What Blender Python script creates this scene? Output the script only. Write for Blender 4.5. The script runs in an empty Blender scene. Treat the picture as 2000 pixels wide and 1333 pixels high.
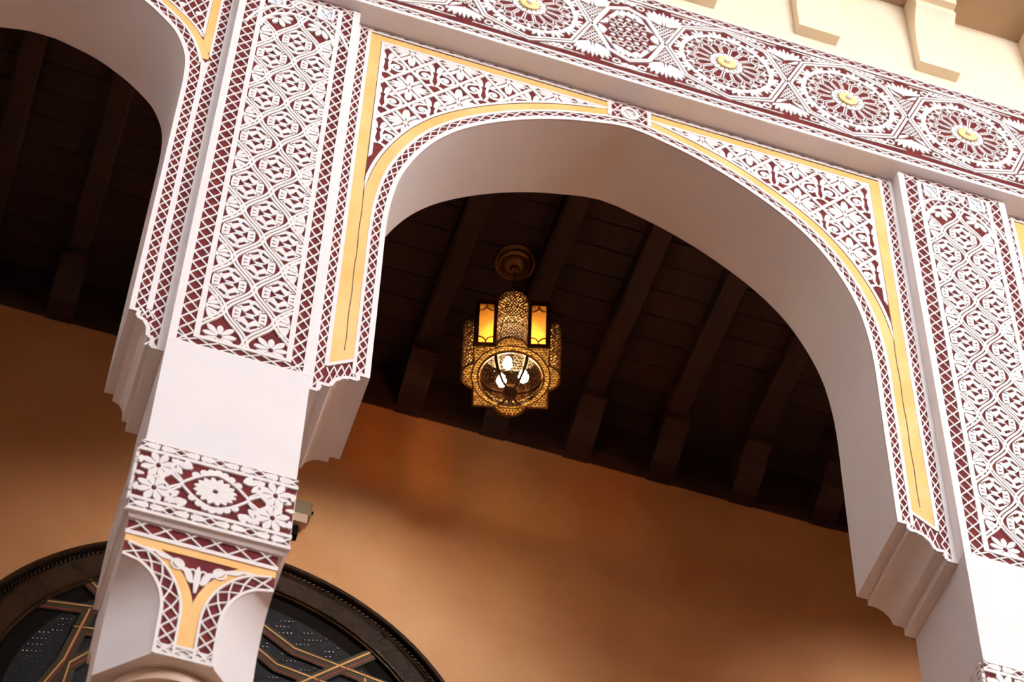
import bpy, bmesh, math, random
from mathutils import Matrix, Vector
from mathutils.geometry import delaunay_2d_cdt

random.seed(7)
PI = math.pi
SC = bpy.context.scene
COL = SC.collection
Z0 = 1.5            # heights below are measured from the camera; the courtyard floor is 1.5 m under it

# ------------------------------------------------------------------ camera
def camera():
    yaw, p, r = [math.radians(a) for a in (16.42897, 53.58844, 2.11608)]
    right = Vector((math.cos(yaw), -math.sin(yaw), 0))
    fwd = Vector((math.sin(yaw) * math.cos(p), math.cos(yaw) * math.cos(p), math.sin(p)))
    up = right.cross(fwd)
    r2 = math.cos(r) * right + math.sin(r) * up
    u2 = -math.sin(r) * right + math.cos(r) * up
    cd = bpy.data.cameras.new('camera')
    cd.sensor_width = 36.0
    cd.lens = 5179.144 / 2000 * 36.0
    cd.dof.use_dof = True
    cd.dof.focus_distance = 8.35
    cd.dof.aperture_fstop = 4.5
    co = bpy.data.objects.new('camera', cd)
    COL.objects.link(co)
    m = Matrix((r2, u2, -fwd)).transposed().to_4x4()
    m.translation = Vector((0, -4.48, Z0))
    co.matrix_world = m
    SC.camera = co
camera()

# ------------------------------------------------------------------ sky and exposure
W = bpy.data.worlds.new('sky')
SC.world = W
W.use_nodes = True
bg = W.node_tree.nodes['Background']
bg.inputs[0].default_value = (0.93, 0.95, 1.0, 1)
bg.inputs[1].default_value = 0.62
SUN = bpy.data.lights.new('sun', 'SUN')
SUN.energy = 84.0
SUN.angle = math.radians(0.53)
SUN.color = (0.95, 0.975, 1.0)
so = bpy.data.objects.new('sun', SUN)
COL.objects.link(so)
so.rotation_euler = Vector((0.45, -1.0, -0.47)).to_track_quat('-Z', 'Y').to_euler()
SC.view_settings.view_transform = 'Standard'
SC.view_settings.look = 'None'
SC.view_settings.gamma = 1.0
SC.view_settings.use_curve_mapping = False
SC.view_settings.exposure = 1.0

# ------------------------------------------------------------------ materials
def mat(name, col, rough=0.6, metal=0.0, col2=None, scale=6.0, bump=0.0, bscale=40.0, emit=None, estr=0.0, coat=0.0, detail=4.0, spec=0.5, stretch=None):
    m = bpy.data.materials.new(name)
    m.use_nodes = True
    nt = m.node_tree
    b = nt.nodes['Principled BSDF']
    b.inputs['Base Color'].default_value = (*col, 1)
    b.inputs['Roughness'].default_value = rough
    b.inputs['Metallic'].default_value = metal
    b.inputs['Specular IOR Level'].default_value = spec
    b.inputs['Coat Weight'].default_value = coat
    tc = nt.nodes.new('ShaderNodeTexCoord')
    src = tc.outputs['Object']
    if stretch:
        mp = nt.nodes.new('ShaderNodeMapping')
        mp.inputs['Scale'].default_value = stretch
        nt.links.new(src, mp.inputs[0])
        src = mp.outputs[0]
    if col2:
        n = nt.nodes.new('ShaderNodeTexNoise')
        n.inputs['Scale'].default_value = scale
        n.inputs['Detail'].default_value = detail
        nt.links.new(src, n.inputs['Vector'])
        cr = nt.nodes.new('ShaderNodeValToRGB')
        cr.color_ramp.elements[0].position = 0.32
        cr.color_ramp.elements[1].position = 0.68
        cr.color_ramp.elements[0].color = (*col, 1)
        cr.color_ramp.elements[1].color = (*col2, 1)
        nt.links.new(n.outputs['Fac'], cr.inputs[0])
        nt.links.new(cr.outputs[0], b.inputs['Base Color'])
    if bump:
        n2 = nt.nodes.new('ShaderNodeTexNoise')
        n2.inputs['Scale'].default_value = bscale
        n2.inputs['Detail'].default_value = 5
        nt.links.new(src, n2.inputs['Vector'])
        bp = nt.nodes.new('ShaderNodeBump')
        bp.inputs['Strength'].default_value = bump
        bp.inputs['Distance'].default_value = 0.01
        nt.links.new(n2.outputs['Fac'], bp.inputs['Height'])
        nt.links.new(bp.outputs[0], b.inputs['Normal'])
    if emit:
        b.inputs['Emission Color'].default_value = (*emit, 1)
        b.inputs['Emission Strength'].default_value = estr
    return m

WHITE = mat('white_plaster', (0.80, 0.765, 0.77), 0.55, col2=(0.84, 0.80, 0.80), scale=5, bump=0.05, bscale=60)
SOFF = mat('smooth_plaster', (0.80, 0.75, 0.74), 0.6, col2=(0.84, 0.79, 0.78), scale=3, bump=0.04, bscale=30)
CARVE = mat('carved_plaster', (0.83, 0.785, 0.79), 0.55, col2=(0.88, 0.83, 0.80), scale=18)
RED = mat('crimson_ground', (0.115, 0.007, 0.011), 0.7, col2=(0.165, 0.018, 0.014), scale=14, spec=0.2)
YELLOW = mat('ochre_paint', (0.77, 0.40, 0.10), 0.5, col2=(0.79, 0.49, 0.17), scale=7, bump=0.05)
GOLD = mat('gold_paint', (0.86, 0.58, 0.20), 0.4, col2=(0.9, 0.66, 0.28), scale=12)
BLUE = mat('pale_blue_paint', (0.62, 0.73, 0.86), 0.5, col2=(0.70, 0.78, 0.86), scale=10)
SEAM = mat('dark_seam', (0.06, 0.03, 0.02), 0.8, col2=(0.16, 0.09, 0.05), scale=20)
CREAM = mat('cream_plaster', (0.82, 0.69, 0.50), 0.7, col2=(0.86, 0.74, 0.56), scale=3)
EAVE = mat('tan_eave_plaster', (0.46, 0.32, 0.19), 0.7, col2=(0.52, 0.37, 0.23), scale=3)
TAN = mat('tadelakt', (0.58, 0.265, 0.10), 0.45, col2=(0.68, 0.36, 0.155), scale=2.6, bump=0.08, bscale=9, detail=8)
WOOD = mat('dark_ceiling_wood', (0.019, 0.0065, 0.007), 0.65, col2=(0.036, 0.012, 0.012), scale=4, bump=0.2, bscale=25, stretch=(8, 0.7, 8))
DOORW = mat('lacquered_door_wood', (0.020, 0.010, 0.005), 0.2, col2=(0.044, 0.021, 0.009), scale=8, bump=0.12, bscale=60)
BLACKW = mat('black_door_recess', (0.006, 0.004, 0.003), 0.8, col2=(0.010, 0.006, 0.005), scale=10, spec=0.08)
STRAP = mat('olive_strap_wood', (0.030, 0.022, 0.008), 0.4, col2=(0.05, 0.034, 0.012), scale=20)
BRASSL = mat('brass_inlay', (0.75, 0.40, 0.13), 0.35, 0.6, col2=(0.85, 0.5, 0.2), scale=20)
REDL = mat('red_inlay', (0.30, 0.02, 0.03), 0.4, col2=(0.4, 0.03, 0.04), scale=20)
STEEL = mat('stud_metal', (0.62, 0.64, 0.68), 0.25, 1.0, col2=(0.75, 0.74, 0.72), scale=30)
PANELB = mat('embossed_panel', (0.006, 0.006, 0.009), 0.45, 0.0, col2=(0.020, 0.018, 0.019), scale=60, bump=0.5, bscale=160, spec=0.2)
BRASS = mat('aged_brass', (0.20, 0.095, 0.034), 0.42, 1.0, col2=(0.28, 0.15, 0.055), scale=25)
DBRASS = mat('dark_bronze', (0.10, 0.055, 0.03), 0.45, 0.9, col2=(0.16, 0.09, 0.045), scale=20)
COLUMN = mat('tan_stone', (0.62, 0.44, 0.30), 0.45, col2=(0.70, 0.52, 0.37), scale=5)
TERRA = mat('terracotta_floor', (0.30, 0.15, 0.085), 0.6, col2=(0.38, 0.20, 0.12), scale=4)
COURT = mat('courtyard_plaster', (0.34, 0.24, 0.175), 0.8, col2=(0.40, 0.29, 0.21), scale=2)
BOXM = mat('ivory_plastic', (0.27, 0.20, 0.12), 0.5, col2=(0.31, 0.23, 0.14), scale=10)
REFL = mat('added_reflector_coat', (0.40, 0.27, 0.15), 0.5, col2=(0.45, 0.31, 0.18), scale=10)  # colour of the disc added inside the lantern for brightness
BULB = mat('bulb_glow', (1, 0.95, 0.85), 0.5, emit=(1.0, 0.80, 0.52), estr=105.0)

def glass_mat():
    m = bpy.data.materials.new('amber_glass')
    m.use_nodes = True
    nt = m.node_tree
    nt.nodes.remove(nt.nodes['Principled BSDF'])
    out = nt.nodes['Material Output']
    n = nt.nodes.new('ShaderNodeTexNoise'); n.inputs['Scale'].default_value = 9
    cr = nt.nodes.new('ShaderNodeValToRGB')
    cr.color_ramp.elements[0].color = (0.62, 0.230, 0.026, 1)
    cr.color_ramp.elements[1].color = (0.66, 0.265, 0.042, 1)
    nt.links.new(n.outputs['Fac'], cr.inputs[0])
    t = nt.nodes.new('ShaderNodeBsdfTranslucent')
    g = nt.nodes.new('ShaderNodeBsdfGlossy'); g.inputs['Roughness'].default_value = 0.2
    mx = nt.nodes.new('ShaderNodeMixShader'); mx.inputs[0].default_value = 0.05
    nt.links.new(cr.outputs[0], t.inputs[0])
    nt.links.new(t.outputs[0], mx.inputs[1]); nt.links.new(g.outputs[0], mx.inputs[2])
    tp = nt.nodes.new('ShaderNodeBsdfTransparent'); tp.inputs[0].default_value = (0.90, 0.36, 0.06, 1)
    m2 = nt.nodes.new('ShaderNodeMixShader'); m2.inputs[0].default_value = 0.52
    nt.links.new(mx.outputs[0], m2.inputs[1]); nt.links.new(tp.outputs[0], m2.inputs[2])
    nt.links.new(m2.outputs[0], out.inputs[0])
    return m
GLASS = glass_mat()
LINER = GLASS.copy(); LINER.name = 'frosted_liner'
for nd_ in LINER.node_tree.nodes:
    if nd_.type == 'MIX_SHADER' and nd_.inputs[0].default_value > .2: nd_.inputs[0].default_value = 0.0
    if nd_.type == 'VALTORGB':
        nd_.color_ramp.elements[0].color = (0.46, 0.27, 0.065, 1); nd_.color_ramp.elements[1].color = (0.50, 0.30, 0.085, 1)

# ------------------------------------------------------------------ object helpers
def tag(o, label=None, cat=None, group=None, kind=None):
    if label: o['label'] = label
    if cat: o['category'] = cat
    if group: o['group'] = group
    if kind: o['kind'] = kind
    return o

def link(name, me, parent=None, loc=None):
    o = bpy.data.objects.new(name, me)
    COL.objects.link(o)
    if parent is None:
        l = Vector(loc) if loc else Vector((0, 0, 0))
        o.location = (l.x, l.y, l.z + Z0)
    else:
        o.parent = parent
        b = parent.get('_b')
        l = Vector(loc) if loc else Vector((0, 0, 0))
        if b is not None: l = l - Vector(b)
        o.location = l
    return o

def empty(name, base, label, cat, group=None):
    o = bpy.data.objects.new(name, None)
    COL.objects.link(o)
    o.location = (base[0], base[1], base[2] + Z0)
    o['_b'] = [float(v) for v in base]
    o.empty_display_size = 0.1
    return tag(o, label, cat, group)

def kids(o):
    return [c for c in list(o.children)]

def copy_tree(o, parent=None):
    c = o.copy()
    COL.objects.link(c)
    c.parent = parent
    for ch in kids(o):
        copy_tree(ch, c)
    return c

def area(p):
    return 0.5 * sum(p[i][0] * p[(i + 1) % len(p)][1] - p[(i + 1) % len(p)][0] * p[i][1] for i in range(len(p)))

def clip_half(p, a, b, c):
    out = []
    for i in range(len(p)):
        P, Q = p[i], p[(i + 1) % len(p)]
        dp = a * P[0] + b * P[1] - c
        dq = a * Q[0] + b * Q[1] - c
        if dp <= 0: out.append(P)
        if (dp < 0 < dq) or (dq < 0 < dp):
            t = dp / (dp - dq)
            out.append((P[0] + (Q[0] - P[0]) * t, P[1] + (Q[1] - P[1]) * t))
    return out

class Rel:
    """relief in an upright plane: (u, v) pieces raised from depth y0 to y1 (smaller y = nearer the court)"""
    def __init__(s, y0=0.0, y1=0.0, clip=None):
        s.v = []; s.f = []; s.m = []; s.k = 0; s.hold = False
        s.y0, s.y1, s.clip = y0, y1, clip
    def poly(s, p, m=0, y0=None, y1=None, top=True):
        y0 = s.y0 if y0 is None else y0
        y1 = s.y1 if y1 is None else y1
        p = [tuple(q) for q in p]
        if s.clip:
            cx = sum(q[0] for q in p) / len(p); cz = sum(q[1] for q in p) / len(p)
            for h in s.clip(cx, cz):
                p = clip_half(p, *h)
                if len(p) < 3: return
        a = area(p)
        if abs(a) < 1e-9: return
        if a < 0: p = p[::-1]
        n = len(p); b = len(s.v)
        if not s.hold: s.k = (s.k + 5) % 13
        y1 = y1 - s.k * 4e-5
        s.v += [(x, y1, z) for x, z in p] + [(x, y0, z) for x, z in p]
        if top:
            s.f.append(tuple(range(b, b + n))); s.m.append(m)
        for i in range(n):
            j = (i + 1) % n
            s.f.append((b + i, b + n + i, b + n + j, b + j)); s.m.append(m)
    def plate(s, outer, holes=(), m=0, y0=None, y1=None):
        y0 = s.y0 if y0 is None else y0
        y1 = s.y1 if y1 is None else y1
        loops = [list(outer) if area(outer) > 0 else list(outer)[::-1]]
        loops += [list(h) if area(h) < 0 else list(h)[::-1] for h in holes]
        allp = [tuple(q) for l in loops for q in l]
        ed = []; k = 0
        for l in loops:
            ed += [(k + i, k + (i + 1) % len(l)) for i in range(len(l))]; k += len(l)
        rs = delaunay_2d_cdt([Vector(q) for q in allp], ed, [], 0, 1e-7)
        def ins(p, l):
            c = False
            for a in range(len(l)):
                A, B = l[a], l[a - 1]
                if (A[1] > p[1]) != (B[1] > p[1]) and p[0] < (B[0] - A[0]) * (p[1] - A[1]) / (B[1] - A[1]) + A[0]: c = not c
            return c
        tris = []
        for t in rs[2]:
            c = (sum(rs[0][i].x for i in t) / 3, sum(rs[0][i].y for i in t) / 3)
            if ins(c, loops[0]) and not any(ins(c, h) for h in loops[1:]): tris.append(tuple(t))
        b = len(s.v)
        s.v += [(q.x, y1, q.y) for q in rs[0]]
        for t in tris:
            if area([(rs[0][i].x, rs[0][i].y) for i in t]) < 0: t = t[::-1]
            s.f.append(tuple(b + i for i in t)); s.m.append(m)
        b = len(s.v); n = len(allp)
        s.v += [(x, y1, z) for x, z in allp] + [(x, y0, z) for x, z in allp]
        k = 0
        for l in loops:
            for i in range(len(l)):
                A = b + k + i; B = b + k + (i + 1) % len(l)
                s.f.append((A, A + n, B + n, B)); s.m.append(m)
            k += len(l)
    def ribbon(s, pts, w, m=0, closed=False, y0=None, y1=None):
        pts = [Vector((p[0], p[1])) for p in pts]
        n = len(pts); L = []; R = []
        for i in range(n):
            if closed: a, b, c = pts[i - 1], pts[i], pts[(i + 1) % n]
            else: a, b, c = pts[max(i - 1, 0)], pts[i], pts[min(i + 1, n - 1)]
            d1 = (b - a); d2 = (c - b)
            if d1.length < 1e-9: d1 = d2
            if d2.length < 1e-9: d2 = d1
            d1 = d1.normalized(); d2 = d2.normalized()
            t = (d1 + d2)
            t = t.normalized() if t.length > 1e-6 else d1
            nn = Vector((-t.y, t.x))
            k = 1.0 / max(0.45, nn.dot(Vector((-d1.y, d1.x))))
            L.append(b + nn * (w / 2 * k)); R.append(b - nn * (w / 2 * k))
        s.k = (s.k + 5) % 13; s.hold = True
        for i in range(n if closed else n - 1):
            j = (i + 1) % n
            s.poly([R[i], R[j], L[j], L[i]], m, y0, y1)
        s.hold = False
    def leaf(s, x, z, ang, ln, w, m=0, base=0.15, k=7, bend=0.0, y0=None, y1=None):
        ca, sa = math.cos(ang), math.sin(ang)
        def P(t, h):
            u = t * ln; v = h + bend * t * t * ln
            return (x + ca * u - sa * v, z + sa * u + ca * v)
        k = max(k, 7)
        ts = [.5 - .5 * math.cos(PI * i / (k - 1)) for i in range(k)]
        prof = [w / 2 * max(0.0, math.sin(PI * min(1.0, base * .55 + (1 - base * .55) * t ** 1.45))) ** .72 for t in ts]
        prof[-1] = 0.0
        top = [P(t, h) for t, h in zip(ts, prof)]
        bot = [P(t, -h) for t, h in zip(ts[:-1], prof[:-1])][::-1]
        s.poly(top + bot, m, y0, y1)
    def disc(s, x, z, r, n=16, m=0, rz=None, y0=None, y1=None):
        rz = rz or r
        s.poly([(x + r * math.cos(2 * PI * i / n), z + rz * math.sin(2 * PI * i / n)) for i in range(n)], m, y0, y1)
    def ring(s, x, z, r, w, n=20, m=0, rz=None, y0=None, y1=None):
        rz = rz or r
        s.ribbon([(x + r * math.cos(2 * PI * i / n), z + rz * math.sin(2 * PI * i / n)) for i in range(n)], w, m, True, y0, y1)
    def lattice(s, P, length, period, w=0.005, m=0, sub=1, shrink=0.0):
        n = max(1, round(length / (2 * period))); p = length / n
        lo, hi = shrink, 1 - shrink
        for k in range(n):
            for a, b in ((lo, hi), (hi, lo)):
                q = []
                for i in range(2 * sub + 1):
                    t = i / (2 * sub); tt = 1 - abs(2 * t - 1)
                    q.append(P((k + t) * p, a + (b - a) * tt))
                s.ribbon(q, w, m)
    def rect_lat(s, x0, x1, z0, z1, period, w=0.005, m=0, vert=True):
        if vert: s.lattice(lambda t, h: (x0 + (x1 - x0) * h, z0 + t), z1 - z0, period, w, m)
        else: s.lattice(lambda t, h: (x0 + t, z0 + (z1 - z0) * h), x1 - x0, period, w, m)
    def rect(s, x0, x1, z0, z1, m=0, y0=None, y1=None):
        s.poly([(x0, z0), (x1, z0), (x1, z1), (x0, z1)], m, y0, y1)
    def between(s, A, B, m=0, y0=None, y1=None):
        s.k = (s.k + 5) % 13; s.hold = True
        for i in range(len(A) - 1):
            s.poly([A[i], A[i + 1], B[i + 1], B[i]], m, y0, y1)
        s.hold = False
    def mesh(s, name, mats, fm=None, flip=False):
        v = [fm(*q) for q in s.v] if fm else s.v
        f = [t[::-1] for t in s.f] if flip else s.f
        me = bpy.data.meshes.new(name)
        me.from_pydata(v, [], f)
        for x in (mats if isinstance(mats, (list, tuple)) else [mats]): me.materials.append(x)
        me.polygons.foreach_set('material_index', s.m)
        me.update()
        return me
    def build(s, name, mats, parent=None, fm=None, flip=False, loc=None):
        return link(name, s.mesh(name, mats, fm, flip), parent, loc)

class Bx:
    """boxes, sweeps and lathes joined into one mesh"""
    def __init__(s): s.bm = bmesh.new()
    def box(s, x0, x1, y0, y1, z0, z1):
        vs = [s.bm.verts.new(c) for c in ((x0, y0, z0), (x1, y0, z0), (x1, y1, z0), (x0, y1, z0), (x0, y0, z1), (x1, y0, z1), (x1, y1, z1), (x0, y1, z1))]
        for f in ((3, 2, 1, 0), (4, 5, 6, 7), (0, 1, 5, 4), (1, 2, 6, 5), (2, 3, 7, 6), (3, 0, 4, 7)):
            s.bm.faces.new([vs[i] for i in f])
        return s
    def prism(s, outline, f0, f1):
        """outline of 2D points, f0/f1 map (a, b) to the two end faces"""
        A = [s.bm.verts.new(f0(*p)) for p in outline]; B = [s.bm.verts.new(f1(*p)) for p in outline]
        n = len(outline)
        s.bm.faces.new(A); s.bm.faces.new(B[::-1])
        for i in range(n):
            s.bm.faces.new((A[i], B[i], B[(i + 1) % n], A[(i + 1) % n]))
        return s
    def grid(s, rows, closed=False):
        V = [[s.bm.verts.new(p) for p in r] for r in rows]
        for i in range(len(V) - 1):
            n = len(V[i])
            for j in range(n if closed else n - 1):
                k = (j + 1) % n
                try: s.bm.faces.new((V[i][j], V[i][k], V[i + 1][k], V[i + 1][j]))
                except ValueError: pass
        return V
    def lathe(s, prof, c, n=32, caps=True):
        rows = [[(c[0] + r * math.cos(2 * PI * i / n), c[1] + r * math.sin(2 * PI * i / n), c[2] + z) for i in range(n)] for r, z in prof]
        V = s.grid(rows, True)
        if caps and prof[0][0] > 1e-4: s.bm.faces.new(V[0][::-1])
        if caps and prof[-1][0] > 1e-4: s.bm.faces.new(V[-1])
        return s
    def tube(s, pts, r, n=8):
        pts = [Vector(p) for p in pts]; rows = []
        for i, p in enumerate(pts):
            t = (pts[min(i + 1, len(pts) - 1)] - pts[max(i - 1, 0)]).normalized()
            a = t.orthogonal().normalized() if i == 0 else (a - t * a.dot(t)).normalized()
            b = t.cross(a)
            rows.append([p + r * (math.cos(2 * PI * k / n) * a + math.sin(2 * PI * k / n) * b) for k in range(n)])
        V = s.grid(rows, True)
        s.bm.faces.new(V[0][::-1]); s.bm.faces.new(V[-1])
        return s
    def build(s, name, m, parent=None, loc=None, smooth=None):
        bmesh.ops.recalc_face_normals(s.bm, faces=s.bm.faces)
        me = bpy.data.meshes.new(name)
        s.bm.to_mesh(me); s.bm.free()
        for x in (m if isinstance(m, (list, tuple)) else [m]): me.materials.append(x)
        if smooth is not None:
            for p in me.polygons: p.use_smooth = True
            me.set_sharp_from_angle(angle=math.radians(smooth))
        return link(name, me, parent, loc)

def catmull(P, k=6):
    out = []
    for i in range(len(P) - 1):
        p0 = P[max(i - 1, 0)]; p1 = P[i]; p2 = P[i + 1]; p3 = P[min(i + 2, len(P) - 1)]
        for j in range(k):
            t = j / k
            out.append(tuple(0.5 * (2 * p1[d] + (p2[d] - p0[d]) * t + (2 * p0[d] - 5 * p1[d] + 4 * p2[d] - p3[d]) * t * t + (3 * p1[d] - p0[d] - 3 * p2[d] + p3[d]) * t ** 3) for d in range(2)))
    out.append(tuple(P[-1]))
    return out

# ------------------------------------------------------------------ setting-out, metres from the camera's foot line
PITCH = 2.40                    # column to column
CX = 1.73                       # wide arch
NX = -0.28                      # narrow arch
PXL, PXR = 0.325, 0.738         # left pilaster
WY = 0.05                       # front of the arcade wall
TY = 0.36                       # its back
BY = 1.80                       # back wall of the gallery
SOF = 7.975                     # underside of the frieze

class Arch:
    def __init__(s, prof):
        s.p = catmull(prof, 5)
        s.n = []
        for i in range(len(s.p)):
            a = s.p[max(i - 1, 0)]; b = s.p[min(i + 1, len(s.p) - 1)]
            t = Vector((b[0] - a[0], b[1] - a[1])).normalized()
            s.n.append((-t.y, t.x))
        s.n[0] = (0.0, 1.0); s.n[-1] = (1.0, 0.0)
        s.len = [0]
        for i in range(1, len(s.p)):
            s.len.append(s.len[-1] + math.dist(s.p[i], s.p[i - 1]))
    def off(s, d):
        return [(p[0] + n[0] * d, p[1] + n[1] * d) for p, n in zip(s.p, s.n)]
    def at(s, t, d):
        t = min(max(t, 0), s.len[-1])
        for i in range(1, len(s.len)):
            if s.len[i] >= t - 1e-9:
                k = (t - s.len[i - 1]) / max(1e-9, s.len[i] - s.len[i - 1])
                q = [s.p[i - 1][j] + (s.p[i][j] - s.p[i - 1][j]) * k for j in (0, 1)]
                n = [s.n[i - 1][j] + (s.n[i][j] - s.n[i - 1][j]) * k for j in (0, 1)]
                l = math.hypot(*n)
                return (q[0] + n[0] / l * d, q[1] + n[1] / l * d)
    def half(s, x, z, d):
        i = min(range(len(s.p)), key=lambda k: (s.p[k][0] - x) ** 2 + (s.p[k][1] - z) ** 2)
        n, p = s.n[i], s.p[i]
        return (-n[0], -n[1], -(n[0] * p[0] + n[1] * p[1] + d))

WIDE = Arch([(0, 7.814), (.06, 7.805), (.11, 7.79), (.219, 7.752), (.327, 7.700), (.43, 7.635), (.535, 7.552), (.62, 7.463), (.69, 7.358), (.747, 7.23), (.785, 7.102), (.806, 6.96), (.815, 6.80), (.815, 6.56), (.815, 6.28), (.815, 6.03)])
NARROW = Arch([(0, 7.845), (.05, 7.842), (.10, 7.828), (.20, 7.790), (.30, 7.722), (.36, 7.665), (.42, 7.592), (.46, 7.50), (.477, 7.42), (.484, 7.31), (.485, 7.15), (.485, 6.8), (.485, 6.05)])
CORB_W = [(0, 6.03), (.036, 6.03), (.034, 6.002), (.058, 6.003), (.082, 5.993), (.102, 5.972), (.112, 5.943), (.145, 5.943), (.145, 5.908), (.177, 5.908)]
CORB_N = [(0, 6.05), (.030, 6.05), (.028, 6.022), (.05, 6.012), (.064, 5.985), (.068, 5.945), (.083, 5.943), (.083, 5.902), (.12, 5.902)]

# ------------------------------------------------------------------ structure: arcade wall, gallery, courtyard
def arcade_wall():
    low = []
    def half(cx, arch, corb, sgn, first):
        pts = [(cx + sgn * p[0], p[1]) for p in arch.p]
        pts += [(cx + sgn * (arch.p[-1][0] + c[0]), c[1]) for c in corb[1:]]
        return pts
    # left to right
    low += [(-1.25, 5.902)]
    low += half(NX, NARROW, CORB_N, -1, 0)[::-1] + half(NX, NARROW, CORB_N, 1, 0)[1:]
    for c in (CX, CX + PITCH):
        low += half(c, WIDE, CORB_W, -1, 0)[::-1] + half(c, WIDE, CORB_W, 1, 0)[1:]
    low += [(CX + PITCH + 1.4, 5.908)]
    out = low + [(low[-1][0], SOF), (low[0][0], SOF)]
    b = Bx()
    b.prism(out, lambda x, z: (x, WY, z), lambda x, z: (x, TY, z))
    o = b.build('wall_front', SOFF, smooth=38)
    return tag(o, 'white plaster arcade wall with pointed arches and stepped corbels', kind='structure')
WALL = arcade_wall()

def structure():
    x0, x1 = -6.2, 9.2
    Bx().box(x0, x1, BY, BY + .25, 2.2, 8.47).build('wall_back', TAN)['kind'] = 'structure'
    bpy.data.objects['wall_back']['label'] = 'warm tan polished plaster wall behind the arcade'
    o = Bx().box(x0, x1, -.02, BY + .25, 2.0, 2.2).build('floor_gallery', TERRA); tag(o, 'terracotta gallery floor behind the arcade', kind='structure')
    o = Bx().box(-3.4, -3.2, TY, BY, 2.2, 8.47).build('wall_left', TAN); tag(o, 'tan plaster end wall of the gallery', kind='structure')
    o = Bx().box(6.6, 6.8, TY, BY, 2.2, 8.47).build('wall_right', TAN); tag(o, 'tan plaster far end wall of the gallery', kind='structure')
    # arcade wall beyond the modelled bays, gallery parapet zone and ground floor front
    o = Bx().box(x0, -1.25, -.034, TY, 2.2, 8.616).build('wall_arcade_left', SOFF); tag(o, 'plain white plaster wall beside the narrow arch', kind='structure')
    o = Bx().box(CX + PITCH + 1.4, x1, -.034, TY, 2.2, 8.616).build('wall_arcade_right', SOFF); tag(o, 'plain white plaster wall past the far arch', kind='structure')
    o = Bx().box(x0, x1, .0, .3, -Z0, 2.0).build('wall_lower', COURT); tag(o, 'warm plaster ground floor front below the gallery', kind='structure')
    o = Bx().box(-6.2, 9.2, -9.2, BY, -Z0 - .2, -Z0).build('floor', TERRA); tag(o, 'terracotta courtyard floor', kind='structure')
    o = Bx().box(-6.2, 9.2, -9.4, -9.2, -Z0, 8.2).build('wall_opposite', COURT); tag(o, 'warm plaster wall across the courtyard', kind='structure')
    o = Bx().box(-6.2, 9.2, -9.4, -9.2, 8.2, 10.2).build('wall_opposite_bounce', WHITE); tag(o, 'unseen upper wall across the courtyard, made white to bounce the sun', kind='structure')  # split from the darker lower wall so this band throws sunlight at the arcade
    o = Bx().box(-6.2, -1.5, .0, .36, 12.6, 17.0).build('wall_sun_blocker', CREAM); tag(o, 'unseen cream block added above the roof line to cut off the sun', kind='structure')  # added out of view; keeps the sun off the left of the opposite wall
    o = Bx().box(-6.4, -6.2, -9.2, BY, -Z0, 3.5).build('wall_court_left', COURT); tag(o, 'warm plaster wall along one side of the courtyard', kind='structure')
    o = Bx().box(-6.4, -6.2, -9.2, BY, 3.5, 14.0).build('wall_court_left_bounce', SOFF); tag(o, 'unseen upper wall along one side of the courtyard, whitened to bounce light', kind='structure')  # unseen; white only to lift the left-facing jamb and capital
    o = Bx().box(9.2, 9.4, -9.2, BY, -Z0, 10.2).build('wall_court_right', COURT); tag(o, 'warm plaster wall along the far side of the courtyard', kind='structure')
    # upper wall and eave slab
    o = Bx().box(x0, x1, .0, .36, 8.62, 12.6).build('wall_upper', CREAM); tag(o, 'cream plaster wall above the carved frieze', kind='structure')  # unseen part above the eave raised to shade the opposite wall's lower part
    o = Bx().box(x0, x1, -.48, .0, 9.245, 9.40).build('trim_1', EAVE); tag(o, 'cream plaster eave slab carried by the brackets', kind='structure')
structure()

def ceiling():
    c = Bx().box(-6.2, 9.2, TY, BY + .25, 8.47, 8.62).build('ceiling', WOOD)
    tag(c, 'dark stained timber gallery ceiling with beams', kind='structure')
    # boards laid across the beams
    me = None
    for i in range(-9, 19):
        x = 1.43 + .35 * i
        if x < -3.1 or x > 6.5: continue
        if me is None:
            b = Bx(); b.prism([(-.046, 0), (-.036, -.01), (.036, -.01), (.046, 0), (.046, .11), (-.046, .11)], lambda a, q: (a, TY - .01, q), lambda a, q: (a, BY + .01, q))
            o = b.build('ceiling_beam', WOOD, c, (x, 0, 8.365)); me = o.data
            b = Bx()
            prof = [(BY + .01, 8.20), (BY - .06, 8.20), (BY - .075, 8.235), (BY - .12, 8.245), (BY - .16, 8.265), (BY - .185, 8.30), (BY - .25, 8.305), (BY - .25, 8.36), (BY + .01, 8.36)]
            b.prism([(p, q - 8.365) for p, q in prof], lambda a, q: (-.052, a, q), lambda a, q: (.052, a, q))
            k = b.build('beam_corbel', WOOD, o); mk = k.data
        else:
            o = link('ceiling_beam', me, c, (x, 0, 8.365))
            link('beam_corbel', mk, o)
    # boards
    mb = None
    for i in range(12):
        y = TY + .02 + i * .118
        if mb is None:
            b = Bx().box(-3.2, 6.6, 0, .112, 0, .012); o = b.build('ceiling_board', WOOD, c, (0, y, 8.46)); mb = o.data
        else: link('ceiling_board', mb, c, (0, y, 8.46))
    b = Bx(); b.prism([(BY, 8.206), (BY - .03, 8.206), (BY - .035, 8.25), (BY - .02, 8.27), (BY - .02, 8.47), (BY, 8.47)], lambda a, q: (-3.2, a, q), lambda a, q: (6.6, a, q))
    b.build('wall_plate', WOOD, c)
ceiling()

# ------------------------------------------------------------------ carved arch surrounds (parts of the arcade wall)
G0 = WY - .001; G1 = WY - .0052      # ground and raised surface
def mirror(cx, sgn):
    return (lambda x, y, z: (cx + sgn * x, y, z)), (sgn < 0)

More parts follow.
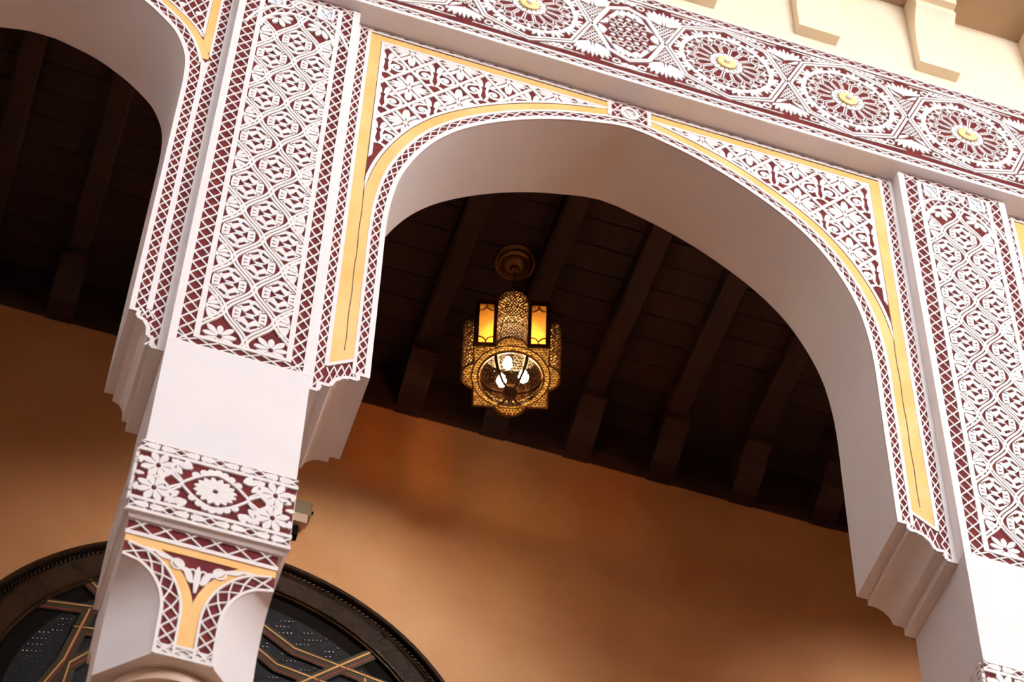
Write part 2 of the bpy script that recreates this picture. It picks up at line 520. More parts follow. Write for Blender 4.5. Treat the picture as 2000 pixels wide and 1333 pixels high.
def spiral(r, turns, a0, d, x, z, n=22):
    out = []
    for i in range(n):
        t = i / (n - 1); a = a0 + d * 2 * PI * turns * t; rr = r * (1 - .86 * t)
        out.append((x + rr * math.cos(a), z + rr * math.sin(a)))
    return out

def spandrel_parts():
    """meshes for one half of a wide arch, u measured from the arch centre"""
    A = WIDE
    P = {}
    # red ground
    g = Rel(WY + .0, G0)
    low = [(p[0], p[1]) for p in A.p] + [(A.p[-1][0] + c[0], c[1]) for c in CORB_W[1:]]
    g.plate(low + [(.995, 5.908), (.995, SOF), (0, SOF)])
    P['red_ground'] = (g, [RED])
    # white mouldings
    w = Rel(G0, G1)
    w.between(A.off(0.0), A.off(.017))
    w.between(A.off(.043), A.off(.054))
    w.rect(.977, .995, 5.908, SOF)
    w.rect(.938, .951, 6.036, 7.958)
    w.rect(.080, .951, 7.947, 7.957)
    w.poly([(.066, 7.862), (.080, 7.862), (.080, 7.957), (.066, 7.957)])
    cl = [(A.p[-1][0] + c[0], c[1]) for c in CORB_W]
    for i in range(len(cl) - 1):
        a, b = cl[i], cl[i + 1]
        w.ribbon([(a[0], a[1] + .006), (b[0], b[1] + .006)], .013)
    w.ribbon([(.862, 6.098), (.945, 6.040)], .012)
    P['white_moulding'] = (w, [CARVE])
    # inner border of the field
    f = Rel(G0, G1, clip=lambda x, z: [A.half(x, z, .0925), (1, 0, .8985), (0, 1, 7.9065)])
    n = len(A.p)
    f.between(A.off(.0925), A.off(.104))
    f.rect(.886, .8985, 7.0, 7.9065)
    for i in range(16): f.rect(.06 + i * .052, .06 + (i + 1) * .052, 7.895, 7.9065)
    P['field_border'] = (f, [CARVE])
    # lattice strips
    l = Rel(G0, G1 + .0012)
    l.lattice(lambda t, h: A.at(t, .017 + .026 * h), A.len[-1], .050, .0046, sub=2)
    l.rect_lat(.951, .977, 5.93, 7.957, .050, .0046)
    l.rect_lat(0, .977, 7.957, SOF, .052, .0048, vert=False)
    l.lattice(lambda t, h: (.858 + t, 6.012 + .070 * h - t * .62), .085, .028, .0045)
    # around the keystone boss
    def cl0(x, z): return [A.half(x, z, .054), (0, 1, 7.957), (1, 0, .066), (-1, 0, 0.0)]
    l.clip = cl0
    for i in range(-6, 8):
        for s in (-1, 1):
            q = [(i * .03 + s * k * .018, 7.85 + k * .03) for k in range(5)]
            l.ribbon(q, .0048)
    l.clip = None
    P['carved_lattice'] = (l, [CARVE])
    # ochre bands
    y = Rel(G0, G0 - .0025)
    oa, ob = A.off(.054), A.off(.0915)
    i0 = next(i for i, p in enumerate(oa) if p[0] > .080)
    y.clip = lambda x, z: [(-1, 0, -.080), (0, 1, 7.947), (-.7, -1, -(6.1 + .7 * .862)), (1, 0, .9395)]
    y.between(oa, ob)
    y.rect(.8985, .938, 6.03, 7.947)
    y.rect(.080, .938, 7.9075, 7.947)
    y.poly([(.080, 7.86), (.118, 7.86), (.118, 7.947), (.080, 7.947)])
    P['ochre_band'] = (y, [YELLOW])
    # seam lines: the groove between the bands
    sm = Rel(G0 - .002, G0 - .0034)
    q = [p for p in A.off(.092) if p[1] > 7.02 and p[0] > .12]
    sm.ribbon(q, .003)
    sm.ribbon([(.8985, 7.905), (.899, 7.5), (.9005, 7.03)], .003)
    sm.ribbon([(.898 + .0012 * math.sin(k * 1.7), 7.03 - k * .06) for k in range(16)], .0028)
    sm.ribbon([(.12, 7.9073), (.5, 7.9073), (.898, 7.9073)], .003)
    sm.ribbon([(.082, 7.9445), (.5, 7.9445), (.936, 7.9445)], .0045)
    P['dark_seam'] = (sm, [SEAM])
    # diagonal bars
    fc = lambda x, z: [A.half(x, z, .102), (1, 0, .888), (0, 1, 7.897)]
    b = Rel(G0, G1 - .001, clip=fc)
    ux, uz = .0865, .1115
    n0 = (.788, 7.769)
    for k in range(-14, 15):
        for s in (-1, 1):
            x0 = n0[0] + k * 2 * ux
            q = [(x0 + s * ux * i * .25, n0[1] + uz * i * .25 - uz * 4) for i in range(0, 30)]
            for i in range(len(q) - 1): b.ribbon([q[i], q[i + 1]], .0125)
    P['diagonal_bar'] = (b, [CARVE])
    # motifs
    fl = []
    for j in range(-5, 2):
        for i in range(-9, 3):
            if (i + j) % 2 == 0: continue
            x = n0[0] + ux * i; z = n0[1] + uz * j
            if x > .93 or x < 0 or z > 7.95: continue
            h = A.half(x, z, .104)
            if h[0] * x + h[1] * z - h[2] > .055: continue
            r = Rel(G0, G1 + .0008, clip=fc)
            if j % 2:      # palmette flower
                for q in range(8):
                    a = PI / 8 + q * PI / 4
                    ln = .052 if q in (0, 3, 4, 7) else .070
                    a2 = math.atan2(math.sin(a) * 1.25, math.cos(a))
                    for t in (-.17, .17):
                        r.leaf(x + .012 * math.cos(a2), z + .012 * math.sin(a2), a2 + t, ln, .0150, bend=.15 * (1 if t > 0 else -1), base=.08)
                r.disc(x, z, .009, 8, rz=.012)
                for t in (0, PI): r.leaf(x, z, t, .075, .012)
                for t in (PI / 2, -PI / 2): r.leaf(x, z + .03 * math.sin(t), t, .05, .010)
            else:          # pair of scrolls
                for s in (-1, 1):
                    r.ribbon(spiral(.033, 1.35, PI * .5 if s > 0 else PI * .5, -s, x + s * .037, z - .004), .0105)
                    r.ribbon([(x + s * .037, z + .029), (x + s * .016, z + .038), (x + s * .010, z + .010), (x + s * .014, z - .03), (x + s * .004, z - .058)], .010)
                    r.disc(x + s * .037, z - .006, .009, 8, m=1, rz=.012)
                    r.leaf(x + s * .006, z + .032, PI / 2 - s * .35, .055, .022)
                    r.leaf(x + s * .02, z + .036, PI / 2 - s * .95, .040, .018)
                    r.leaf(x + s * .008, z - .05, -PI / 2 + s * .9, .035, .014)
            if r.f: fl.append(r)
    P['carved_motif'] = fl
    return P

SP = spandrel_parts()
def place_spandrel(cx, sgn):
    fm, fl = mirror(cx, sgn)
    for k, v in SP.items():
        if k == 'carved_motif':
            for r in v: r.build(k, [CARVE, BLUE], WALL, fm, fl)
        else:
            v[0].build(k, v[1], WALL, fm, fl)
place_spandrel(CX, -1)
place_spandrel(CX, 1)
place_spandrel(CX + PITCH, -1)

def roundel(cx):
    r = Rel(G0, G1 - .003)
    r.ring(cx, 7.905, .028, .014, 28, rz=.033)
    r.build('keystone_boss', [CARVE], WALL)
    r = Rel(G0, G1 + .004); r.disc(cx, 7.905, .023, 24, rz=.028)
    r.build('boss_centre', [WHITE], WALL)
roundel(CX)

def narrow_surround():
    A = NARROW
    fm, fl = mirror(NX, 1)
    X = lambda x: x - NX           # world x to u
    g = Rel(WY, G0)
    low = list(A.p) + [(A.p[-1][0] + c[0], c[1]) for c in CORB_N[1:]]
    g.plate(low + [(X(PXL), 5.902), (X(PXL), SOF), (0, SOF)])
    g.build('red_ground', [RED], WALL, fm, fl)
    w = Rel(G0, G1)
    w.between(A.off(0), A.off(.016))
    w.rect(X(.304), X(.325), 5.902, SOF)
    w.rect(X(.252), X(.270), 6.07, 7.36)
    w.poly([(X(.252), 7.36), (X(.270), 7.36), (X(.276), 7.47), (X(.262), 7.445), (X(.245), 7.47)])
    cl = [(A.p[-1][0] + c[0], c[1]) for c in CORB_N]
    for i in range(len(cl) - 1):
        a, b = cl[i], cl[i + 1]
        w.ribbon([(a[0], a[1] + .006), (b[0], b[1] + .006)], .013)
    w.clip = lambda x, z: [(0, -1, -7.44), (1, 0, X(.277)), A.half(x, z, .046)]
    w.between(A.off(.046), A.off(.056)); w.rect(X(.269), X(.277), 7.44, SOF)
    w.clip = lambda x, z: [(0, -1, -7.6), (1, 0, X(.2405)), A.half(x, z, .083), (0, 1, 7.95)]
    w.between(A.off(.083), A.off(.093)); w.rect(X(.230), X(.2405), 7.6, 7.96)
    w.clip = None
    w.build('white_moulding', [CARVE], WALL, fm, fl)
    y = Rel(G0, G0 - .0025)
    y.clip = lambda x, z: [(0, -1, -7.47), (1, 0, X(.2695)), A.half(x, z, .055), (0, 1, 7.95)]
    y.between(A.off(.055), A.off(.084)); y.rect(X(.240), X(.2695), 7.44, 7.955)
    y.build('ochre_band', [YELLOW], WALL, fm, fl)
    l = Rel(G0, G1 + .0012)
    l.lattice(lambda t, h: A.at(t, .016 + .031 * h), A.len[-1], .050, .0046, sub=2)
    l.rect_lat(X(.270), X(.304), 5.91, 7.96, .050, .0048)
    l.rect_lat(X(.243), X(.278), 6.035, 6.07, .03, .0045, vert=False)
    l.clip = lambda x, z: [(1, 0, X(.231)), A.half(x, z, .092), (0, 1, 7.93)]
    for i in range(0, 24):
        for s in (-1, 1):
            q = [(i * .034 + s * k * .0125, 7.58 + k * .025) for k in range(16)]
            l.ribbon(q, .005)
    for i in range(6): l.disc(X(.205) - i * .06, 7.74 + i * .03, .012, 10)
    l.build('carved_lattice', [CARVE], WALL, fm, fl)
    s = Rel(G0 - .002, G0 - .0034)
    s.clip = lambda x, z: [(1, 0, X(.2415)), A.half(x, z, .083), (0, 1, 7.95), (0, -1, -7.6)]
    s.between(A.off(.083), A.off(.086)); s.rect(X(.2385), X(.2415), 7.6, 7.95)
    s.build('dark_seam', [SEAM], WALL, fm, fl)
narrow_surround()

# ------------------------------------------------------------------ columns: shaft, capital, carved band, block, pilaster
def ogee(t):
    return .75 * math.cos(PI * t) + .25 * (1 - 4 * abs(t / 2 - math.floor(t / 2 + .5)))

def flower_mesh():
    """one carved flower filling an ogee cell, half-width .0745, half-height .130"""
    HX, HZ = .0745, .130
    r = Rel(0, -.005)
    ts = [i / 24 * .58 / .5 for i in range(-12, 13)]
    def wid(t):
        return max(.004, min(HX * .5 * (1 + ogee(t)) - .0175, .051 * max(.01, 1 - (t / .66) ** 2) ** .45))
    right = [(wid(t), t * HZ) for t in ts]
    outer = right + [(-x, z) for x, z in right[::-1]]
    H = []
    def tri(*p):
        cx_ = sum(q[0] for q in p) / len(p); cz_ = sum(q[1] for q in p) / len(p)
        H.append([((cx_ + (x - cx_) * 1.2) * HX, (cz_ + (z - cz_) * 1.2) * HZ) for x, z in p])
    # pinwheel
    tri((-.19, .085), (.19, .095), (.01, .26)); tri((-.18, -.085), (.20, -.095), (0, -.25))
    tri((-.35, -.11), (-.13, .0), (-.33, .14)); tri((.15, 0), (.35, -.13), (.36, .12))
    # petals slit on both sides
    for s in (-1, 1):
        for z0_, z1_ in ((.19, .235), (.045, .06), (-.06, -.075), (-.18, -.225)):
            x0_ = .42 if abs(z0_) < .1 else .34
            tri((s * x0_, z0_), (s * .585, z1_ + .028), (s * .585, z1_ - .022))
    # rows of dark wedges above and below
    for s in (-1, 1):
        for d in (-1, 1):
            tri((s * .08, d * .385), (s * .30, d * .295), (s * .38, d * .345), (s * .12, d * .465))
            tri((s * .40, d * .29), (s * .49, d * .255), (s * .48, d * .30), (s * .43, d * .33))
    r.plate(outer, H, m=0)
    for s in (-1, 1):
        r.poly([(-.075 * HX, s * .44 * HZ), (0, s * .36 * HZ), (.075 * HX, s * .44 * HZ), (0, s * .52 * HZ)], 1, -.0048, -.0056)
    r.poly([(0, -.08 * HZ), (.1 * HX, 0), (0, .08 * HZ), (-.1 * HX, 0)], 1, -.0048, -.0056)
    return r.mesh('carved_flower', [CARVE, BLUE])
FLOWER = flower_mesh()
def flower_half(side):
    """the half flower at the panel edge"""
    r = Rel(0, -.0042)
    s = side
    for a, ln in ((PI / 2 - .5, .05), (PI / 2 - 1.05, .047), (0.05, .042), (-PI / 2 + 1.05, .047), (-PI / 2 + .5, .05)):
        a2 = a if s > 0 else PI - a
        r.leaf(s * .004, .02 * math.sin(a), a2, ln, .018, base=.1)
    r.poly([(0, -.012), (s * .012, 0), (0, .012)], 0)
    r.poly([(s * .002, .065), (s * .02, .055), (s * .004, .08)], 0); r.poly([(s * .002, -.065), (s * .02, -.055), (s * .004, -.08)], 0)
    return r.mesh('carved_half_flower', [CARVE])
HALF = {s: flower_half(s) for s in (-1, 1)}

def pilaster(root):
    y0, y1 = .0058, .0
    ZB, ZT = 5.905, SOF
    body = Bx().box(PXL, PXR, .007, WY + .002, ZB, ZT).build('pilaster', WHITE, root)
    body['_b'] = None; del body['_b']
    r = Rel(.008, y0); r.rect(PXL + .02, PXR - .02, ZB + .006, ZT); r.build('red_ground', [RED], body)
    fx0, fx1 = .410, .661
    w = Rel(y0 + .001, y1)
    w.rect(PXL, .3485, ZB, ZT); w.rect(.7135, PXR, ZB, ZT)
    w.rect(.3485, .7135, ZB, ZB + .008)
    w.rect(.393, fx0, 5.955, 7.945); w.rect(fx1, .677, 5.955, 7.945)
    w.rect(.393, .677, 5.945, 5.958); w.rect(.393, .677, 7.936, 7.946)
    w.build('panel_frame', [CARVE], body)
    l = Rel(y0, y1 + .0015)
    l.rect_lat(.3485, .393, ZB + .008, ZT, .0535, .005)
    l.rect_lat(.677, .7135, ZB + .008, ZT, .0535, .005)
    l.rect_lat(.3485, .7135, ZB + .006, 5.946, .06, .005, vert=False)
    l.rect_lat(.3485, .7135, 7.946, ZT, .05, .005, vert=False)
    # head of the panel, behind the cusped arch
    c = .5355
    inn = lambda x: 7.70 + .135 * math.sqrt(max(0, 1 - ((x - c) / .126) ** 2))
    def hc(x, z): return [(-1, 0, -fx0), (1, 0, fx1), (0, 1, 7.937), (0, -1, -(inn(min(max(x, fx0), fx1)) + .01))]
    l.clip = hc
    for i in range(-2, 16):
        for s in (-1, 1):
            for k in range(8):
                a = (fx0 + i * .03 + s * k * .018, 7.70 + k * .03); b = (fx0 + i * .03 + s * (k + 1) * .018, 7.70 + (k + 1) * .03)
                l.ribbon([a, b], .005)
    l.clip = None
    l.build('carved_lattice', [CARVE], body)
    h = Rel(y0, y1 - .001)
    arch = [(c + .126 * math.cos(PI * i / 24), 7.70 + .135 * math.sin(PI * i / 24)) for i in range(25)]
    h.ribbon(arch, .013)
    for s in (-1, 1):
        h.ribbon(catmull([(c + s * .178, 7.70), (c + s * .150, 7.775), (c + s * .118, 7.825), (c + s * .085, 7.853), (c + s * .045, 7.862), (c + s * .028, 7.885), (c + s * .034, 7.912), (c, 7.928)], 4), .010)
        # framed square
        xa = c + s * .105; xb = c + s * .066
        lo, hi = min(xa, xb), max(xa, xb)
        h.rect(lo - .012, lo, 7.868, 7.936); h.rect(hi, hi + .010, 7.868, 7.936); h.rect(lo - .012, hi + .010, 7.862, 7.872)
    h.ring(c, 7.897, .022, .010, 18, rz=.020)
    h.build('panel_head', [CARVE], body)
    t = Rel(y0, y1 + .005)
    for s in (-1, 1):
        xa, xb = sorted((c + s * .105, c + s * .066)); t.rect(xa, xb, 7.872, 7.936)
    t.build('pale_tile', [BLUE], body)
    # ogee net
    o = Rel(y0, y1)
    def hc2(x, z): return [(-1, 0, -fx0 + .001), (1, 0, fx1 + .001), (0, -1, -5.957), (0, 1, inn(min(max(x, fx0), fx1)))]
    o.clip = hc2
    mx, hx, hz = .5395, .0745, .1295
    zc0 = 7.661
    for k in range(-2, 4):
        q = []
        for i in range(0, 225):
            z = zc0 + .26 - i * .01
            q.append(Vector((mx + hx * (k - .5) + (1 if k % 2 else -1) * hx / 2 * ogee((z - zc0) / hz), z)))
        for dd in (-.0058, .0058):
            e = []
            for i in range(len(q)):
                t = (q[min(i + 1, len(q) - 1)] - q[max(i - 1, 0)]).normalized()
                e.append((q[i].x - t.y * dd, q[i].y + t.x * dd))
            run = []
            for p in e + [(9, 9)]:
                if fx0 - .03 < p[0] < fx1 + .03 and 5.94 < p[1] < 7.86: run.append(p)
                else:
                    if len(run) > 1: o.ribbon(run, .0074)
                    run = []
    o.build('ogee_net', [CARVE], body)
    # flowers
    for i in range(0, 8):
        z = zc0 - i * 2 * hz
        if z > 5.99: link('carved_flower', FLOWER, body, (mx, y0 - .0005, z))
        for s in (-1, 1):
            z2 = z - hz
            if z2 > 6.03: link('carved_flower', FLOWER, body, (mx + s * hx, y0 - .0005, z2))
        if 6.02 < z < 7.68:
            link('carved_half_flower', HALF[1], body, (fx0 + .001, y0 - .0005, z))
            link('carved_half_flower', HALF[-1], body, (fx1 - .001, y0 - .0005, z))
    # bottom and top fragments
    e = Rel(y0, y1, clip=lambda x, z: [(-1, 0, -fx0), (1, 0, fx1), (0, -1, -5.957), (0, 1, inn(min(max(x, fx0), fx1)) - .006)])
    for x, z in ((mx - hx, zc0 + hz), (mx + hx, zc0 + hz), (mx - hx, 5.975), (mx + hx, 5.975)):
        for q in range(9):
            a = q * 2 * PI / 9 + .2
            e.leaf(x + .008 * math.cos(a), z + .010 * math.sin(a), a, .052 if q % 2 else .042, .020, base=.1)
    e.build('carved_sprig', [CARVE], body)
    return body

def capital_section(z, cx, hx, yc, hy, a, ex=0):
    """octagon: a = half-width of the flat face left"""
    cut = max(0.0, hx - a)
    return [(cx - hx + cut, yc - hy, z), (cx + hx - cut, yc - hy, z), (cx + hx, yc - hy + cut, z), (cx + hx, yc + hy - cut, z),
            (cx + hx - cut, yc + hy, z), (cx - hx + cut, yc + hy, z), (cx - hx, yc + hy - cut, z), (cx - hx, yc - hy + cut, z)]

CAPX, CAPH = .5225, .197
CAPF = .010                       # front of the capital
CAPY = CAPF + CAPH
def flare(z):
    """half-width of the face left between the two scoops"""
    z1, z0 = 4.972, 4.80
    if z >= z1: return CAPH
    if z <= z0: return .078
    t = (z - z0) / (z1 - z0)
    return .078 + (CAPH - .078) * (1 - math.sqrt(max(0, 1 - t * t)))

def capital(root):
    zs = [4.655, 4.70, 4.75] + [4.80 + .172 * i / 14 for i in range(15)] + [5.06, 5.145]
    b = Bx()
    rows = []
    for z in zs:
        rows.append(capital_section(z, CAPX, CAPH, CAPY, CAPH, min(flare(z), CAPH - .0005)))
    V = b.grid(rows, True)
    b.bm.faces.new(V[0][::-1]); b.bm.faces.new(V[-1])
    cap = b.build('capital', WHITE, root, smooth=22)
    cap.location.z += .03
    y0 = CAPF - .0005; y1 = CAPF - .006
    g = Rel(CAPF + .002, y0)
    R = [(flare(z), z) for z in zs if z < 5.0 and z > 4.66] + [(CAPH, 5.13)]
    g.plate([(CAPX + a, z) for a, z in R] + [(CAPX - a, z) for a, z in R[::-1]])
    g.build('red_ground', [RED], cap)
    w = Rel(y0 + .001, y1); y = Rel(y0 + .001, y0 - .0025); l = Rel(y0, y1 + .001)
    edge = [(flare(z), z) for z in zs if z < 4.975]
    ins = lambda d: [(max(.0, a - d * (1 if z < 4.80 else math.cos((z - 4.8) / .172 * 1.35))), z + (0 if z < 4.80 else d * math.sin((z - 4.8) / .172 * 1.45))) for a, z in edge]
    for s in (-1, 1):
        m = lambda L: [(CAPX + s * a, z) for a, z in L]
        w.between(m(ins(0)), m(ins(.009)))
        w.between(m(ins(.049)), m(ins(.056)))
        yi = [q for q in ins(.056)]; yo = [q for q in ins(.084)]
        y.clip = lambda x, z: [(0, -1, -4.699), (0, 1, 5.052)]
        y.between(m(yi), m(yo))
        q0, q1 = ins(.009), ins(.049)
        acc = [0]
        for i in range(1, len(q0)): acc.append(acc[-1] + math.dist(q0[i], q0[i - 1]))
        def P(t, h):
            for i in range(1, len(acc)):
                if acc[i] >= t - 1e-9:
                    k = (t - acc[i - 1]) / max(1e-9, acc[i] - acc[i - 1]); break
            A_ = [q0[i - 1][j] + (q0[i][j] - q0[i - 1][j]) * k for j in (0, 1)]; B_ = [q1[i - 1][j] + (q1[i][j] - q1[i - 1][j]) * k for j in (0, 1)]
            return (CAPX + s * (A_[0] + (B_[0] - A_[0]) * h), A_[1] + (B_[1] - A_[1]) * h)
        l.lattice(P, acc[-1], .046, .0045, sub=2)
    y.rect(CAPX - CAPH, CAPX + CAPH, 5.026, 5.052)
    y.rect(CAPX - .023, CAPX + .023, 4.685, 4.80)
    w.rect(CAPX - CAPH - .003, CAPX + CAPH + .003, 5.052, 5.066)
    w.rect(CAPX - .07, CAPX + .07, 4.655, 4.664); w.rect(CAPX - .030, CAPX + .030, 4.690, 4.699)
    l.rect_lat(CAPX - .07, CAPX + .07, 4.664, 4.690, .035, .004, vert=False)
    l.rect_lat(CAPX - CAPH, CAPX + CAPH, 5.066, 5.125, .058, .005, vert=False)
    # spray in the triangle
    sp = Rel(y0, y1)
    for s in (-1, 1):
        for x, z, a, ln, wd in ((.012, 4.93, 1.2, .055, .020), (.03, 4.965, .75, .05, .022), (.06, 4.995, .25, .055, .018), (.10, 5.012, .05, .05, .012)):
            aa = a if s > 0 else PI - a
            sp.leaf(CAPX + s * x, z, aa, ln, wd)
        sp.ring(CAPX + s * .055, 4.985, .016, .006, 12, rz=.018)
        sp.ring(CAPX + s * .014, 4.955, .013, .006, 12, rz=.024)
    sp.leaf(CAPX, 4.895, PI / 2, .10, .018)
    w.build('white_moulding', [CARVE], cap); y.build('ochre_band', [YELLOW], cap); l.build('carved_lattice', [CARVE], cap); sp.build('carved_spray', [CARVE], cap)
    return cap

def carved_band(root):
    cx = .5275; hw = .2135; ZB, ZT = 5.150, 5.458
    y = -.022
    prof = [(hw - .01, ZB - .012), (hw, ZB), (hw, ZB + .25), (hw - .003, ZT - .03), (hw - .012, ZT - .008), (hw - .022, ZT)]
    b = Bx()
    rows = []
    yc = .17; dh = .17 + .022 - .011
    for h, z in prof:
        d = hw - h
        rows.append([(cx - h, y + .011 + d, z), (cx + h, y + .011 + d, z), (cx + h, yc + dh - d, z), (cx - h, yc + dh - d, z)])
    V = b.grid(rows, True); b.bm.faces.new(V[0][::-1]); b.bm.faces.new(V[-1])
    o = b.build('carved_band', WHITE, root)
    def face(name, X, flip):
        pass
    def relief(fm, hwf, tagname, flip):
        f0, f1 = .0, -.0065
        g = Rel(.001, -.0005); g.rect(-hwf + .002, hwf - .002, ZB + .004, ZT - .024); g.build('red_ground', [RED], o, fm, flip)
        w = Rel(f0, f1)
        for z in (ZB + .006, ZB + .050, ZT - .062):
            w.rect(-hwf - .002, hwf + .002, z - .006, z + .006)
        w.rect(-hwf + .006, hwf - .006, ZT - .03, ZT - .024)
        # bead strips: leaf pairs between diamonds
        for zc, h in ((ZB + .028, .014), (ZT - .043, .012)):
            n = 4 if hwf > .19 else 3
            p = 2 * hwf / n
            for i in range(n):
                x = -hwf + (i + .5) * p
                for s in (-1, 1):
                    w.leaf(x + s * .002, zc, 0 if s > 0 else PI, .040, .022, base=.35)
                    q = x + s * p / 2
                    w.ribbon([(q, zc + h), (q - s * .020, zc), (q, zc - h)], .0045)
                    w.ribbon([(q - s * .020, zc), (q - s * .046, zc + h)], .0045)
                    w.ribbon([(q - s * .020, zc), (q - s * .046, zc - h)], .0045)
        w.build('bead_moulding', [CARVE], o, fm, flip)
        z0 = (ZB + .056 + ZT - .068) / 2
        c = Rel(f0, f1, clip=lambda x, z: [(1, 0, hwf), (-1, 0, hwf), (0, 1, ZT - .066), (0, -1, -(ZB + .054))])
        # central medallion
        n = 16
        for i in range(n):
            a = 2 * PI * i / n + PI / n
            ex, ez = math.cos(a), math.sin(a)
            c.leaf(.008 * ex, z0 + .008 * ez, math.atan2(ez * .82, ex), .052 - .006 * abs(ez), .0195, base=.06)
        for s in (-1, 1):
            # almond frame with scalloped outside
            q = [(t * .092, z0 + s * .066 * (1 - abs(t) ** 1.7)) for t in [i / 12 for i in range(-12, 13)]]
            c.ribbon(q, .008)
            for t in (-.62, -.40, -.2, 0, .2, .40, .62):
                c.disc(t * .092, z0 + s * (.066 * (1 - abs(t) ** 1.7) + .009), .0115, 8, rz=.0125)
            for d in (-1, 1):
                c.ribbon([(d * .085, z0), (d * .120, z0 + s * .028), (d * .138, z0 + s * .010)], .008)
                c.ribbon([(d * .090, z0 + s * .012), (d * .128, z0 + s * .052)], .006)
                # corner flowers
                X = d * .158; Z = z0 + s * .045
                for k in range(8):
                    a = k * PI / 4 + PI / 8
                    c.leaf(X + .009 * math.cos(a), Z + .012 * math.sin(a), a, .040, .022, base=.12)
                c.ring(X, Z, .010, .005, 10, rz=.013)
                for t in (-.35, .1, .5):
                    c.leaf(d * .060 + d * .01, z0 + s * .066, (PI / 2 - d * (1.0 + t)) * s, .034, .018, base=.2)
                c.leaf(d * .205, z0 + s * .04, PI / 2 * s, .03, .016)
                for t in (-.5, 0, .5): c.leaf(d * .112, z0 + s * .064, PI / 2 * s + t, .026, .014, base=.2)
                for t in (.5, 1.1): c.leaf(d * .094, z0 + s * .036, s * (PI / 2 - d * t), .034, .013, base=.2)
            c.leaf(s * .19, z0, 0 if s > 0 else PI, .025, .016)
            c.ribbon([(s * .128, z0 - .03), (s * .158, z0), (s * .128, z0 + .03)], .006); c.ribbon([(s * .188, z0 - .03), (s * .158, z0), (s * .188, z0 + .03)], .006)
        c.build('carved_medallion', [CARVE], o, fm, flip)
    yf = y + .011
    relief(lambda u, d, z: (cx + u, yf + d, z), hw, 'front', False)
    relief(lambda u, d, z: (cx - hw + d, yc - u, z), dh - .002, 'side', True)
    return o

def make_column(label):
    root = empty('carved_column', (.5315, .18, 2.2), label, 'column', 'carved columns of the arcade')
    pilaster(root)
    Bx().box(PXL, PXR, .0, TY, 5.455, 5.912).build('plain_block', WHITE, root)
    carved_band(root)
    capital(root)
    b = Bx(); b.box(.3285, .7165, .018, .37, 5.12, 5.152); b.build('neck', WHITE, root)
    b = Bx()
    b.lathe([(.175, 2.172), (.175, 2.26), (.16, 2.27), (.165, 2.31), (.145, 2.34), (.14, 2.40), (.135, 4.50), (.138, 4.52), (.152, 4.535), (.156, 4.56), (.150, 4.585), (.140, 4.595), (.145, 4.61), (.165, 4.62), (.17, 4.645), (.165, 4.658)], (CAPX, CAPY, 0), 40)
    b.build('shaft', COLUMN, root, smooth=30).location.z += .028
    return root
col1 = make_column('carved white and crimson column standing between the narrow arch and the arch with the lantern')
col2 = copy_tree(col1)
col2.location.x += PITCH
col2['label'] = 'carved white and crimson column on the far side of the lantern arch, under the cream brackets'

# plain pier left of the narrow arch
Bx().box(-1.25, -.885, .0, TY, 2.2, 5.91).build('wall_pier', SOFF)
tag(bpy.data.objects['wall_pier'], 'plain white pier at the end of the narrow arch', kind='structure')
Bx().box(CX + PITCH + .99, CX + PITCH + 1.4, .0, TY, 2.2, 5.91).build('wall_pier_far', SOFF)
tag(bpy.data.objects['wall_pier_far'], 'plain white pier at the far end of the arcade', kind='structure')

# ------------------------------------------------------------------ frieze
FY0, FY1 = -.034, -.040
FZ = 8.305
def rosette_mesh():
    r = Rel(FY0, FY1)
    n = 16
    oc = [(.222 * math.cos(k * PI / 4), .222 * math.sin(k * PI / 4)) for k in range(8)]
    hp = []
    for k in range(8):
        a = (k + .5) * PI / 4
        hp.append((math.cos(a), math.sin(a), .222 * math.cos(PI / 8)))
    r.clip = lambda x, z: hp
    C = lambda rad, a: (rad * math.cos(a), rad * math.sin(a))
    for i in range(n):
        a = 2 * PI * i / n; h = PI / n
        # spikes of the white ring
        r.poly([C(.036, a - h * .45), C(.060, a - h), C(.066, a), C(.060, a + h), C(.036, a + h * .45), C(.044, a)])
        # long cells
        r.ribbon([C(.066, a - h * .72), C(.112, a - h * .78), C(.128, a), C(.112, a + h * .78), C(.066, a + h * .72)], .0045)
        # almond cells between
        b = a + h
        r.ribbon([C(.120, b), C(.131, b - h * .52), C(.148, b - h * .45), C(.156, b), C(.148, b + h * .45), C(.131, b + h * .52)], .0042, closed=True)
        # white kites
        r.poly([C(.132, a), C(.146, a - h * .42), C(.162, a), C(.146, a + h * .42)])
        # fans
        b = a + h
        for t in (-1.2, -.6, 0, .6, 1.2):
            p = C(.163, b)
            r.leaf(p[0], p[1], b + t, .050 - .008 * abs(t), .0145, base=.08, k=6)
        r.poly([C(.166, a - h * .25), C(.176, a), C(.166, a + h * .25), C(.156, a)])
    return r.mesh('rosette', [CARVE])
